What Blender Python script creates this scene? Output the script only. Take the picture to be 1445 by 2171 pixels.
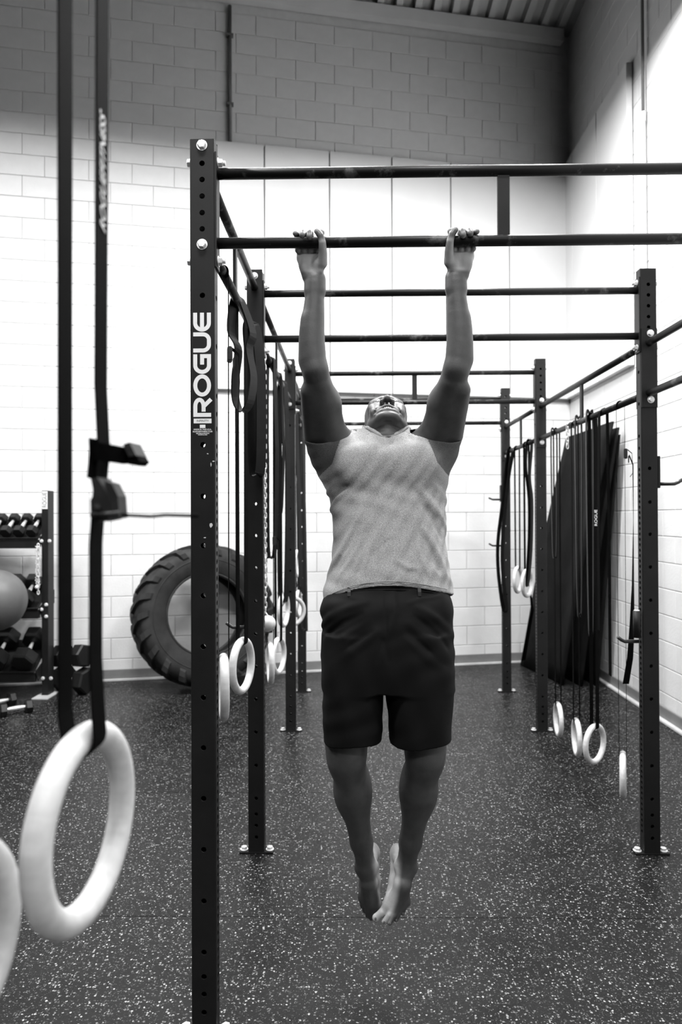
import bpy, bmesh, math, random
import numpy as np
from mathutils import Vector, Matrix, Euler

random.seed(7)
rng = np.random.default_rng(7)
scene = bpy.context.scene
COL = scene.collection
for o in list(bpy.data.objects):
    bpy.data.objects.remove(o)

# ------------------------------------------------------------------ camera
CAMZ = 1.58
cam_d = bpy.data.cameras.new('camera')
cam = bpy.data.objects.new('camera', cam_d)
COL.objects.link(cam)
cam_d.sensor_fit = 'VERTICAL'
cam_d.sensor_height = 36.0
cam_d.sensor_width = 24.0
cam_d.lens = 24.0
cam_d.clip_start = 0.05
cam_d.dof.use_dof = True
cam_d.dof.focus_distance = 2.2
cam_d.dof.aperture_fstop = 3.2
CR = (Matrix.Rotation(math.radians(0.8775), 3, 'Z') @ Matrix.Rotation(math.radians(90.45), 3, 'X')
      @ Matrix.Rotation(math.radians(-0.2316), 3, 'Z'))
cam.location = (0, 0, CAMZ)
cam.rotation_euler = CR.to_euler()
scene.camera = cam

# ------------------------------------------------------------------ world, light, exposure
scene.view_settings.view_transform = 'Standard'
scene.view_settings.look = 'None'
scene.view_settings.exposure = -1.05
scene.view_settings.gamma = 1.0
scene.view_settings.use_curve_mapping = False
world = bpy.data.worlds.new('world')
scene.world = world
world.use_nodes = True
world.node_tree.nodes['Background'].inputs[0].default_value = (0.5, 0.5, 0.5, 1)
world.node_tree.nodes['Background'].inputs[1].default_value = 0.02


def high_bay(x, y, w, z, sx=1.2, sy=0.5):
    d = bpy.data.lights.new('high_bay_light', 'AREA')
    d.shape = 'RECTANGLE'
    d.size, d.size_y = sx, sy
    d.energy = w
    o = bpy.data.objects.new('high_bay_light', d)
    o.location = (x, y, z)
    COL.objects.link(o)


for x_, y_, w_, z_ in ((-3.6, 3.5, 430, 5.52), (-1.1, 4.1, 420, 5.36), (1.0, 4.7, 430, 5.34), (1.5, 3.2, 260, 5.36), (-0.3, 0.75, 330, 5.36),
                       (1.3, -2.9, 230, 5.36), (-1.5, -3.4, 230, 5.36), (-3.4, 0.8, 160, 5.45)):
    high_bay(x_, y_, w_, z_, *((0.5, 0.3) if y_ == 3.2 else ()))
scene.cycles.max_bounces = 4
scene.cycles.adaptive_threshold = 0.04
scene.cycles.diffuse_bounces = 1
scene.cycles.glossy_bounces = 3

# ------------------------------------------------------------------ pixel to place
FPX = 24.0 / 36.0 * 2171.0


def at(u, v, Y):
    d = CR @ Vector(((u - 722.5) / FPX, -(v - 1085.5) / FPX, -1.0))
    t = Y / d.y
    return Vector((d.x * t, Y, CAMZ + d.z * t))


def depth_at_x(u, X, v=1100):
    d = CR @ Vector(((u - 722.5) / FPX, -(v - 1085.5) / FPX, -1.0))
    return X * d.y / d.x


def zat(u, v, Y):
    return at(u, v, Y).z


# ------------------------------------------------------------------ materials
def mat(name, v, rough=0.5, metal=0.0, noise=None, bump=None, spec=0.5, attr=None, stretch=None, sheen=0.0):
    m = bpy.data.materials.new(name)
    m.use_nodes = True
    nt = m.node_tree
    b = nt.nodes['Principled BSDF']
    b.inputs['Roughness'].default_value = rough
    b.inputs['Metallic'].default_value = metal
    b.inputs['Specular IOR Level'].default_value = spec
    b.inputs['Base Color'].default_value = (v, v, v, 1)
    if sheen:
        b.inputs['Sheen Weight'].default_value = sheen
    tc = nt.nodes.new('ShaderNodeTexCoord')
    src = tc.outputs['Object']
    if stretch:
        mp = nt.nodes.new('ShaderNodeMapping')
        mp.inputs['Scale'].default_value = stretch
        nt.links.new(src, mp.inputs[0])
        src = mp.outputs[0]
    col = None
    if attr:
        a = nt.nodes.new('ShaderNodeAttribute')
        a.attribute_name = attr
        col = a.outputs['Color']
    if noise:
        n = nt.nodes.new('ShaderNodeTexNoise')
        n.inputs['Scale'].default_value = noise[0]
        n.inputs['Detail'].default_value = 6
        nt.links.new(src, n.inputs['Vector'])
        r = nt.nodes.new('ShaderNodeMapRange')
        r.inputs[1].default_value = 0.3
        r.inputs[2].default_value = 0.7
        r.inputs[3].default_value = 1 - noise[1]
        r.inputs[4].default_value = 1 + noise[1]
        nt.links.new(n.outputs['Fac'], r.inputs[0])
        mx = nt.nodes.new('ShaderNodeMix')
        mx.data_type = 'RGBA'
        mx.blend_type = 'MULTIPLY'
        mx.inputs[0].default_value = 1.0
        if col is not None:
            nt.links.new(col, mx.inputs[6])
        else:
            mx.inputs[6].default_value = (v, v, v, 1)
        nt.links.new(r.outputs[0], mx.inputs[7])
        col = mx.outputs[2]
    if col is not None:
        nt.links.new(col, b.inputs['Base Color'])
    if bump:
        n2 = nt.nodes.new('ShaderNodeTexNoise')
        n2.inputs['Scale'].default_value = bump[0]
        n2.inputs['Detail'].default_value = 5
        nt.links.new(src, n2.inputs['Vector'])
        bp = nt.nodes.new('ShaderNodeBump')
        bp.inputs['Strength'].default_value = bump[1]
        bp.inputs['Distance'].default_value = bump[2] if len(bump) > 2 else 0.01
        nt.links.new(n2.outputs['Fac'], bp.inputs['Height'])
        nt.links.new(bp.outputs[0], b.inputs['Normal'])
    return m


def floor_material():
    m = bpy.data.materials.new('speckled_rubber')
    m.use_nodes = True
    nt = m.node_tree
    L = nt.links.new
    b = nt.nodes['Principled BSDF']
    b.inputs['Specular IOR Level'].default_value = 0.22
    tc = nt.nodes.new('ShaderNodeTexCoord')
    src = tc.outputs['Object']
    base = nt.nodes.new('ShaderNodeTexNoise')
    base.inputs['Scale'].default_value = 3.0
    base.inputs['Detail'].default_value = 8
    L(src, base.inputs['Vector'])
    wear = nt.nodes.new('ShaderNodeMapRange')
    wear.inputs[1].default_value = 0.3
    wear.inputs[2].default_value = 0.72
    wear.inputs[3].default_value = 0.003
    wear.inputs[4].default_value = 0.009
    L(base.outputs['Fac'], wear.inputs[0])
    # distort the cells a little so the flecks are irregular chips
    dn = nt.nodes.new('ShaderNodeTexNoise')
    dn.inputs['Scale'].default_value = 160
    L(src, dn.inputs['Vector'])
    vm = nt.nodes.new('ShaderNodeVectorMath')
    vm.operation = 'SCALE'
    vm.inputs['Scale'].default_value = 0.008
    L(dn.outputs['Color'], vm.inputs[0])
    va = nt.nodes.new('ShaderNodeVectorMath')
    L(src, va.inputs[0])
    L(vm.outputs[0], va.inputs[1])
    prev = wear.outputs[0]
    for sc, thr, size, lo, hi in ((118, 0.66, 0.44, 0.01, 0.40), (215, 0.74, 0.44, 0.01, 0.15)):
        vo = nt.nodes.new('ShaderNodeTexVoronoi')
        vo.inputs['Scale'].default_value = sc
        L(va.outputs[0], vo.inputs['Vector'])
        sep = nt.nodes.new('ShaderNodeSeparateColor')
        L(vo.outputs['Color'], sep.inputs[0])
        pick = nt.nodes.new('ShaderNodeMath')
        pick.operation = 'GREATER_THAN'
        pick.inputs[1].default_value = thr
        L(sep.outputs[0], pick.inputs[0])
        dot = nt.nodes.new('ShaderNodeMath')
        dot.operation = 'LESS_THAN'
        dot.inputs[1].default_value = size
        L(vo.outputs['Distance'], dot.inputs[0])
        mask = nt.nodes.new('ShaderNodeMath')
        mask.operation = 'MULTIPLY'
        L(pick.outputs[0], mask.inputs[0])
        L(dot.outputs[0], mask.inputs[1])
        val = nt.nodes.new('ShaderNodeMapRange')
        val.inputs[3].default_value = lo
        val.inputs[4].default_value = hi
        sq = nt.nodes.new('ShaderNodeMath')
        sq.operation = 'POWER'
        sq.inputs[1].default_value = 2.2
        L(sep.outputs[1], sq.inputs[0])
        L(sq.outputs[0], val.inputs[0])
        mx = nt.nodes.new('ShaderNodeMix')
        mx.data_type = 'FLOAT'
        L(mask.outputs[0], mx.inputs[0])
        L(prev, mx.inputs[2])
        L(val.outputs[0], mx.inputs[3])
        prev = mx.outputs[0]
    cc = nt.nodes.new('ShaderNodeCombineColor')
    for i in range(3):
        L(prev, cc.inputs[i])
    L(cc.outputs[0], b.inputs['Base Color'])
    rr = nt.nodes.new('ShaderNodeMapRange')
    rr.inputs[1].default_value = 0.3
    rr.inputs[2].default_value = 0.7
    rr.inputs[3].default_value = 0.27
    rr.inputs[4].default_value = 0.40
    L(base.outputs['Fac'], rr.inputs[0])
    L(rr.outputs[0], b.inputs['Roughness'])
    bn = nt.nodes.new('ShaderNodeTexNoise')
    bn.inputs['Scale'].default_value = 260
    bn.inputs['Detail'].default_value = 3
    L(src, bn.inputs['Vector'])
    bp = nt.nodes.new('ShaderNodeBump')
    bp.inputs['Strength'].default_value = 0.35
    bp.inputs['Distance'].default_value = 0.003
    L(bn.outputs['Fac'], bp.inputs['Height'])
    L(bp.outputs[0], b.inputs['Normal'])
    return m


def wood_material():
    m = mat('pale_wood', 0.68, 0.42, noise=(60, 0.10), stretch=(1, 1, 0.12), bump=(120, 0.1, 0.002))
    return m


def bar_material():
    """black pipe, rubbed with pale chalk in patches"""
    m = bpy.data.materials.new('chalked_black_pipe')
    m.use_nodes = True
    nt = m.node_tree
    L = nt.links.new
    b = nt.nodes['Principled BSDF']
    b.inputs['Roughness'].default_value = 0.42
    b.inputs['Specular IOR Level'].default_value = 0.2
    tc = nt.nodes.new('ShaderNodeTexCoord')
    n = nt.nodes.new('ShaderNodeTexNoise')
    n.inputs['Scale'].default_value = 7
    n.inputs['Detail'].default_value = 9
    n.inputs['Roughness'].default_value = 0.65
    L(tc.outputs['Object'], n.inputs['Vector'])
    r = nt.nodes.new('ShaderNodeValToRGB')
    r.color_ramp.elements[0].position = 0.56
    r.color_ramp.elements[0].color = (0.010, 0.010, 0.010, 1)
    r.color_ramp.elements[1].position = 0.78
    r.color_ramp.elements[1].color = (0.30, 0.30, 0.30, 1)
    L(n.outputs['Fac'], r.inputs[0])
    L(r.outputs[0], b.inputs['Base Color'])
    return m


MT = {
    'steel': mat('black_powder_coat', 0.013, 0.45, noise=(9, 0.18), bump=(500, 0.15, 0.001), spec=0.22),
    'bar': bar_material(),
    'zinc': mat('bright_zinc', 0.85, 0.32, 0.35),
    'chrome': mat('chrome', 0.88, 0.25, 0.6),
    'hook_steel': mat('worn_hook_steel', 0.03, 0.3, 0.3),
    'decal': mat('white_vinyl', 0.88, 0.45),
    'decal_ink': mat('dark_print', 0.03, 0.5),
    'strap': mat('black_webbing', 0.003, 0.8, bump=(900, 0.5, 0.001), spec=0.03),
    'buckle': mat('grey_cast_buckle', 0.030, 0.45, 0.3, noise=(60, 0.3), bump=(300, 0.2, 0.001)),
    'band': mat('black_latex_band', 0.006, 0.38, noise=(20, 0.2), spec=0.08),
    'wood': wood_material(),
    'rubber': mat('black_rubber', 0.012, 0.6, noise=(14, 0.35), bump=(60, 0.3, 0.004)),
    'tyre': mat('tyre_rubber', 0.022, 0.62, noise=(9, 0.4), bump=(50, 0.3, 0.004), spec=0.25),
    'hex': mat('urethane_black', 0.010, 0.45, noise=(20, 0.2), spec=0.3),
    'mat_sheet': mat('black_stall_mat', 0.006, 0.6, noise=(5, 0.35), bump=(8, 0.25, 0.02), spec=0.08),
    'block': mat('white_painted_block', 0.78, 0.6, noise=(9, 0.03), bump=(70, 0.35, 0.004)),
    'far_wall': mat('grey_painted_wall', 0.10, 0.7, noise=(4, 0.1)),
    'mortar': mat('painted_mortar', 0.78, 0.7, noise=(12, 0.05)),
    'panel': mat('white_wall_panel', 0.82, 0.4, noise=(3, 0.02)),
    'ceiling': mat('painted_deck', 0.88, 0.5, noise=(3, 0.06)),
    'base': mat('grey_cove_base', 0.20, 0.5, noise=(8, 0.12)),
    'strip': mat('pale_edge_strip', 0.60, 0.5, noise=(10, 0.1)),
    'pipe': mat('grey_conduit', 0.12, 0.45, 0.0, noise=(6, 0.2)),
    'pipe_white': mat('white_conduit', 0.85, 0.4),
    'ball': mat('grey_vinyl_ball', 0.10, 0.5, noise=(6, 0.15)),
    'skin': mat('dark_skin', 0.08, 0.48, attr='tone', noise=(35, 0.12), bump=(220, 0.12, 0.003)),
    'shirt': mat('heather_jersey', 0.32, 0.85, noise=(420, 0.45), bump=(500, 0.3, 0.002), sheen=0.1),
    'shirt_dark': mat('jersey_darker_tone', 0.10, 0.85, noise=(420, 0.35)),  # shirt grain in a darker tone, for the sleeve faces only
    'shorts': mat('black_stretch_twill', 0.0075, 0.62, bump=(900, 0.2, 0.001), spec=0.08),
    'shorts_trim': mat('black_button', 0.011, 0.4, spec=0.2),
    'tooth': mat('tooth_enamel', 0.85, 0.25),
    'eye': mat('eye_white', 0.60, 0.2),
    'pupil': mat('dark_iris', 0.015, 0.15),
    'nail': mat('toe_nail', 0.14, 0.35),
    'floor': floor_material(),
}

# ------------------------------------------------------------------ scene helpers
W = {}


def root(name, label, cat, loc=(0, 0, 0), group=None, rot=None):
    o = bpy.data.objects.new(name, None)
    COL.objects.link(o)
    o.empty_display_size = 0.1
    o.location = loc
    if rot is not None:
        o.rotation_euler = rot
    W[o.name] = Matrix.Translation(Vector(loc)) @ (Euler(rot).to_matrix().to_4x4() if rot is not None else Matrix.Identity(4))
    tag(o, label, cat, group)
    return o


def tag(o, label=None, cat=None, group=None, kind=None):
    if label:
        o['label'] = label
    if cat:
        o['category'] = cat
    if group:
        o['group'] = group
    if kind:
        o['kind'] = kind
    return o


def obj(name, me, parent=None, m=None, M=None, label=None, kind=None):
    """link a mesh; M is its WORLD matrix (identity for meshes in world coordinates)"""
    if isinstance(me, MB):
        me = me.mesh(name)
    o = bpy.data.objects.new(name, me)
    COL.objects.link(o)
    if m is not None and not me.materials:
        me.materials.append(MT[m])
    M = M if M is not None else Matrix.Identity(4)
    if parent is not None:
        o.parent = parent
        o.matrix_parent_inverse = W[parent.name].inverted()
    o.matrix_basis = M
    W[o.name] = M
    if label:
        o['label'] = label
    if kind:
        o['kind'] = kind
    return o


class MB:
    def __init__(s):
        s.v, s.f, s.smooth = [], [], []

    def add(s, vs, fs, smooth=False):
        n = len(s.v)
        s.v += [tuple(p) for p in vs]
        s.f += [tuple(i + n for i in f) for f in fs]
        s.smooth += [smooth] * len(fs)
        return s

    def box(s, c, size, R=None, bev=0.0):
        hx, hy, hz = (k / 2 for k in size)
        c = Vector(c)
        if bev <= 0:
            pts = [Vector((sx * hx, sy * hy, sz * hz)) for sz in (-1, 1) for sy in (-1, 1) for sx in (-1, 1)]
            fs = [(0, 2, 3, 1), (4, 5, 7, 6), (0, 1, 5, 4), (2, 6, 7, 3), (0, 4, 6, 2), (1, 3, 7, 5)]
        else:
            bm = bmesh.new()
            bmesh.ops.create_cube(bm, size=1.0)
            bmesh.ops.scale(bm, vec=size, verts=bm.verts)
            bmesh.ops.bevel(bm, geom=bm.edges[:], offset=bev, segments=2, affect='EDGES')
            bm.verts.index_update()
            pts = [v.co.copy() for v in bm.verts]
            fs = [tuple(v.index for v in f.verts) for f in bm.faces]
            bm.free()
        if R is not None:
            pts = [R @ p for p in pts]
        return s.add([p + c for p in pts], fs)

    def frame(s, a, b):
        a, b = Vector(a), Vector(b)
        z = (b - a).normalized()
        x = z.orthogonal().normalized()
        return a, b, x, z.cross(x), z

    def cyl(s, a, b, r, n=16, r2=None, cap=True, smooth=True, x=None):
        a, b, ex, ey, ez = s.frame(a, b)
        if x is not None:
            ex = (Vector(x) - ez * Vector(x).dot(ez)).normalized()
            ey = ez.cross(ex)
        r2 = r if r2 is None else r2
        ring = [(math.cos(2 * math.pi * i / n), math.sin(2 * math.pi * i / n)) for i in range(n)]
        vs = [a + (ex * c + ey * q) * r for c, q in ring] + [b + (ex * c + ey * q) * r2 for c, q in ring]
        s.add(vs, [(i, (i + 1) % n, n + (i + 1) % n, n + i) for i in range(n)], smooth)
        if cap:
            s.add(vs[:n], [tuple(range(n))[::-1]])
            s.add(vs[n:], [tuple(range(n))])
        return s

    def tube(s, pts, r, n=10, closed=False, cap=True):
        pts = [Vector(p) for p in pts]
        m = len(pts)
        rs = r if isinstance(r, (list, tuple)) else [r] * m
        vs, prev = [], None
        for i, p in enumerate(pts):
            if closed:
                t = pts[(i + 1) % m] - pts[i - 1]
            else:
                t = pts[min(i + 1, m - 1)] - pts[max(i - 1, 0)]
            t.normalize()
            x = t.orthogonal() if prev is None else prev - t * prev.dot(t)
            if x.length < 1e-6:
                x = t.orthogonal()
            x.normalize()
            prev = x
            y = t.cross(x)
            vs += [p + (x * math.cos(2 * math.pi * k / n) + y * math.sin(2 * math.pi * k / n)) * rs[i] for k in range(n)]
        fs = []
        for i in range(m if closed else m - 1):
            j = (i + 1) % m
            for k in range(n):
                fs.append((i * n + k, i * n + (k + 1) % n, j * n + (k + 1) % n, j * n + k))
        s.add(vs, fs, True)
        if cap and not closed:
            s.add(vs[:n], [tuple(range(n))[::-1]])
            s.add(vs[-n:], [tuple(range(n))])
        return s

    def ribbon(s, pts, wdir, width, thick=0.002, closed=False):
        """flat webbing: rectangular section swept along pts; wdir a vector or list of vectors"""
        pts = [Vector(p) for p in pts]
        m = len(pts)
        vs = []
        for i, p in enumerate(pts):
            if closed:
                t = (pts[(i + 1) % m] - pts[i - 1]).normalized()
            else:
                t = (pts[min(i + 1, m - 1)] - pts[max(i - 1, 0)]).normalized()
            w = Vector(wdir[i] if isinstance(wdir, list) else wdir)
            w = (w - t * w.dot(t)).normalized()
            nn = t.cross(w)
            wd = width[i] if isinstance(width, list) else width
            for a, b in ((-1, -1), (1, -1), (1, 1), (-1, 1)):
                vs.append(p + w * (a * wd / 2) + nn * (b * thick / 2))
        fs = []
        for i in range(m if closed else m - 1):
            j = (i + 1) % m
            for k in range(4):
                fs.append((i * 4 + k, i * 4 + (k + 1) % 4, j * 4 + (k + 1) % 4, j * 4 + k))
        s.add(vs, fs)
        if not closed:
            s.add(vs[:4], [(3, 2, 1, 0)])
            s.add(vs[-4:], [(0, 1, 2, 3)])
        return s

    def lathe(s, prof, a, axis, n=32, closed=False, smooth=True):
        """prof: list of (radius, distance along axis)"""
        a = Vector(a)
        z = Vector(axis).normalized()
        x = z.orthogonal().normalized()
        y = z.cross(x)
        m = len(prof)
        vs = []
        for r, h in prof:
            vs += [a + z * h + (x * math.cos(2 * math.pi * k / n) + y * math.sin(2 * math.pi * k / n)) * r for k in range(n)]
        fs = []
        for i in range(m if closed else m - 1):
            j = (i + 1) % m
            for k in range(n):
                fs.append((i * n + k, i * n + (k + 1) % n, j * n + (k + 1) % n, j * n + k))
        return s.add(vs, fs, smooth)

    def torus(s, c, normal, R, r, n=64, k=20):
        z = Vector(normal).normalized()
        prof = [(R + r * math.cos(2 * math.pi * i / k), r * math.sin(2 * math.pi * i / k)) for i in range(k)]
        return s.lathe(prof, c, z, n, closed=True)

    def sphere(s, c, r, n=20, k=12, sc=(1, 1, 1), R=None):
        vs, fs = [], []
        for i in range(k + 1):
            a = math.pi * i / k
            for j in range(n):
                b = 2 * math.pi * j / n
                p = Vector((math.sin(a) * math.cos(b) * sc[0], math.sin(a) * math.sin(b) * sc[1], math.cos(a) * sc[2])) * r
                vs.append(Vector(c) + (R @ p if R is not None else p))
        for i in range(k):
            for j in range(n):
                fs.append((i * n + j, (i + 1) * n + j, (i + 1) * n + (j + 1) % n, i * n + (j + 1) % n))
        return s.add(vs, fs, True)

    def poly(s, pts, ext):
        """prism: polygon pts extruded by vector ext"""
        pts = [Vector(p) for p in pts]
        n = len(pts)
        e = Vector(ext)
        return s.add(pts + [p + e for p in pts],
                     [tuple(range(n))[::-1], tuple(range(n, 2 * n))] + [(i, (i + 1) % n, n + (i + 1) % n, n + i) for i in range(n)])

    def mesh(s, name):
        me = bpy.data.meshes.new(name)
        me.from_pydata(s.v, [], s.f)
        me.polygons.foreach_set('use_smooth', s.smooth)
        me.validate()
        bm = bmesh.new()
        bm.from_mesh(me)
        bmesh.ops.remove_doubles(bm, verts=bm.verts, dist=1e-6)
        bmesh.ops.recalc_face_normals(bm, faces=bm.faces)
        bm.to_mesh(me)
        bm.free()
        return me


def Rz(deg):
    return Matrix.Rotation(math.radians(deg), 3, 'Z')


def text_mesh(name, body, size, M, mname, ext=0.0004, align='CENTER', xscale=1.0, shear=0.0, thin=0.0):
    cu = bpy.data.curves.new(name, 'FONT')
    cu.body = body
    cu.size = size
    cu.align_x = align
    cu.align_y = 'CENTER'
    cu.extrude = ext
    cu.shear = shear
    cu.offset = thin
    t = bpy.data.objects.new(name, cu)
    COL.objects.link(t)
    dg = bpy.context.evaluated_depsgraph_get()
    me = bpy.data.meshes.new_from_object(t.evaluated_get(dg))
    bpy.data.objects.remove(t)
    bpy.data.curves.remove(cu)
    me.transform(M @ Matrix.Diagonal((xscale, 1, 1, 1)))
    me.materials.clear()
    me.materials.append(MT[mname])
    me.name = name
    return me


# ================================================================== THE ROOM
# back wall: from the right-hand corner it comes towards the viewer going left
WT = 0.20                       # dY/dX of the back wall
XR_W = 2.43
Y_COR = 7.60
BDIR = Vector((1, WT, 0)).normalized()
BNORM = Vector((WT, -1, 0)).normalized()      # towards the room
CORNER = Vector((XR_W, Y_COR, 0))
CEIL = 6.92
X_LEFT = -10.5
Y_FRONT = -11.0


def back_y(X):
    return Y_COR - WT * (XR_W - X)


# --- floor: rubber sheets laid side by side
fl = obj('floor', MB().box((-4.0, -1.5, -0.06), (13.4, 19.6, 0.06)), None, 'mortar', kind='structure')
edges = [2.71 + 1.22 * k for k in range(-12, 5)]
edges = [e for e in edges if Y_FRONT - 0.1 < e] + [8.2]
for i in range(len(edges) - 1):
    a, b = edges[i] + 0.0005, edges[i + 1] - 0.0005
    obj('rubber_sheet', MB().box((-4.0, (a + b) / 2, -0.015), (13.3, b - a, 0.030), bev=0.001), fl, 'floor')

# --- walls
wb = obj('wall_back', MB().box(CORNER + BDIR * (-6.4) + BNORM * (-0.11) + Vector((0, 0, CEIL / 2)), (13.4, 0.2, CEIL),
                               Matrix.Rotation(math.atan(WT), 3, 'Z')), None, 'mortar', kind='structure')
wr = obj('wall_right', MB().box((XR_W + 0.11, -1.6, CEIL / 2), (0.2, 19.0, CEIL)), None, 'mortar', kind='structure')
obj('wall_left', MB().box((X_LEFT - 0.1, -2.9, CEIL / 2), (0.2, 16.4, CEIL)), None, 'far_wall', kind='structure')
obj('wall_front', MB().box((-4.0, Y_FRONT - 0.1, CEIL / 2), (13.4, 0.2, CEIL)), None, 'far_wall', kind='structure')

BL, BH, JT = 0.4064, 0.2032, 0.0030


def block_mesh(name, w, h, proud=0.0036):
    b = 0.0055
    bm = MB()
    x, z = w / 2, h / 2
    vs = [(-x, 0, -z), (x, 0, -z), (x, 0, z), (-x, 0, z)]
    vs += [(-x + b * .3, -proud * .6, -z + b * .3), (x - b * .3, -proud * .6, -z + b * .3), (x - b * .3, -proud * .6, z - b * .3), (-x + b * .3, -proud * .6, z - b * .3)]
    vs += [(-x + b, -proud, -z + b), (x - b, -proud, -z + b), (x - b, -proud, z - b), (-x + b, -proud, z - b)]
    fs = [(8, 9, 10, 11)]
    for k in range(4):
        j = (k + 1) % 4
        fs += [(k, j, 4 + j, 4 + k), (4 + k, 4 + j, 8 + j, 8 + k)]
    bm.add(vs, fs)
    me = bm.mesh(name)
    me.materials.append(MT['block'])
    return me


BLK = block_mesh('block', BL - JT, BH - JT)
BLK_H = block_mesh('half_block', BL / 2 - JT, BH - JT)
ROT_B = Matrix.Rotation(math.atan(WT), 4, 'Z')
ROT_R = Matrix.Rotation(math.radians(-90), 4, 'Z')       # local -Y turns to -X

# panel zones (no blocks needed behind the panels)
PB_U = [432, 560, 697, 828, 952, 1075, 1190]
PB_TOP, PB_BOT = 5.36, 2.87
PR_TOP = 5.47


def back_s(u, v=600):
    """distance from the corner along the back wall (positive to the left) seen at column u"""
    d = CR @ Vector(((u - 722.5) / FPX, -(v - 1085.5) / FPX, -1.0))
    # point t*d with y = Y_COR - WT*(XR-x)
    t = (Y_COR - WT * XR_W) / (d.y - WT * d.x)
    return (XR_W - d.x * t) / BDIR.x


s_panel_left = back_s(PB_U[0])
rows = int((CEIL - 0.05) / BH)
cand = []
for r in range(rows):
    z = (r + 0.5) * BH
    off = 0.0 if r % 2 else BL / 2
    n = 0
    s0 = 0.0
    if off:
        cand.append((0.0 + BL / 4, z, True))
    k = 0
    while True:
        sc_ = off + BL * (k + 0.5)
        if sc_ > 7.3:
            break
        cand.append((sc_, z, False))
        k += 1
keep = []
for s_, z, half in cand:
    p = CORNER - BDIR * s_
    if s_ < s_panel_left - BL * 0.6 and PB_BOT + 0.15 < z < PB_TOP - 0.15:
        continue
    keep.append((s_, z, half, p))


def pix(p):
    q = CR.transposed() @ (Vector(p) - Vector((0, 0, CAMZ)))
    return 722.5 + FPX * q.x / -q.z, 1085.5 - FPX * q.y / -q.z


inview, outview = [], []
for s_, z, half, p in keep:
    u, v = pix((p.x, p.y, z))
    (inview if (-60 < u < 1300 and -30 < v < 1460) else outview).append((s_, z, half, p))
inview.sort(key=lambda q: (q[3].y, -q[1]))
indiv, rest = inview[:300], inview[300:] + outview
for s_, z, half, p in indiv:
    obj('block', BLK_H if half else BLK, wb, M=Matrix.Translation((p.x, p.y, z)) @ ROT_B)
bmj = MB()
for s_, z, half, p in rest:
    src = BLK_H if half else BLK
    T = Matrix.Translation((p.x, p.y, z)) @ ROT_B
    bmj.add([T @ v.co for v in src.vertices], [tuple(q.vertices) for q in src.polygons])
obj('block_field', bmj, wb, 'block', kind='stuff')

# right wall blocks
Y_PR_END = depth_at_x(1345, XR_W, 400)
cand = []
for r in range(rows):
    z = (r + 0.5) * BH
    off = 0.0 if r % 2 == 0 else BL / 2
    if off:
        cand.append((BL / 4, z, True))
    k = 0
    while True:
        sc_ = off + BL * (k + 0.5)
        if sc_ > 6.0:
            break
        cand.append((sc_, z, False))
        k += 1
inview, outview = [], []
for s_, z, half in cand:
    y = Y_COR - s_
    if y > Y_PR_END + BL * 0.6 and PB_BOT + 0.15 < z < PR_TOP - 0.15:
        continue
    u, v = pix((XR_W, y, z))
    (inview if (u < 1490 and -60 < v < 1640) else outview).append((y, z, half))
inview.sort(key=lambda q: q[0])
for y, z, half in inview[:300]:
    obj('block', BLK_H if half else BLK, wr, M=Matrix.Translation((XR_W, y, z)) @ ROT_R)
bmj = MB()
for y, z, half in inview[300:] + outview:
    src = BLK_H if half else BLK
    T = Matrix.Translation((XR_W, y, z)) @ ROT_R
    bmj.add([T @ v.co for v in src.vertices], [tuple(q.vertices) for q in src.polygons])
obj('block_field', bmj, wr, 'block', kind='stuff')

# white wall panels above the block
PT = 0.05
ss = [back_s(u) for u in PB_U[:-1]] + [0.03]
for i in range(len(ss) - 1):
    a, b = ss[i], ss[i + 1]
    c = CORNER - BDIR * ((a + b) / 2) + BNORM * (PT / 2 + 0.012)
    obj('panel', MB().box((c.x, c.y, (PB_TOP + PB_BOT) / 2), (abs(a - b) - 0.012, PT, PB_TOP - PB_BOT), ROT_B.to_3x3(), bev=0.004), wb, 'panel')
yy = [Y_COR - 0.06, depth_at_x(1225, XR_W, 500), depth_at_x(1278, XR_W, 500), Y_PR_END]
for i in range(3):
    a, b = yy[i], yy[i + 1]
    obj('panel', MB().box((XR_W - PT / 2 - 0.012, (a + b) / 2, (PR_TOP + PB_BOT) / 2), (PT, abs(a - b) - 0.012, PR_TOP - PB_BOT), bev=0.004), wr, 'panel')

# baseboards and floor edge strips
for nm, c, sz, R_ in (('baseboard_back', CORNER - BDIR * 3.6 + BNORM * 0.022 + Vector((0, 0, 0.062)), (7.2, 0.02, 0.085), ROT_B.to_3x3()),
                      ('baseboard_right', Vector((XR_W - 0.022, 3.6, 0.062)), (0.02, 7.95, 0.085), None)):
    obj(nm, MB().box(c, sz, R_, bev=0.003), None, 'base', kind='structure')
obj('trim_1', MB().box(CORNER - BDIR * 3.6 + BNORM * 0.045 + Vector((0, 0, 0.010)), (7.15, 0.05, 0.020), ROT_B.to_3x3(), bev=0.004), None, 'strip', kind='structure')
obj('trim_2', MB().box((XR_W - 0.045, 3.6, 0.010), (0.05, 7.88, 0.020), bev=0.004), None, 'strip', kind='structure')

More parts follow.
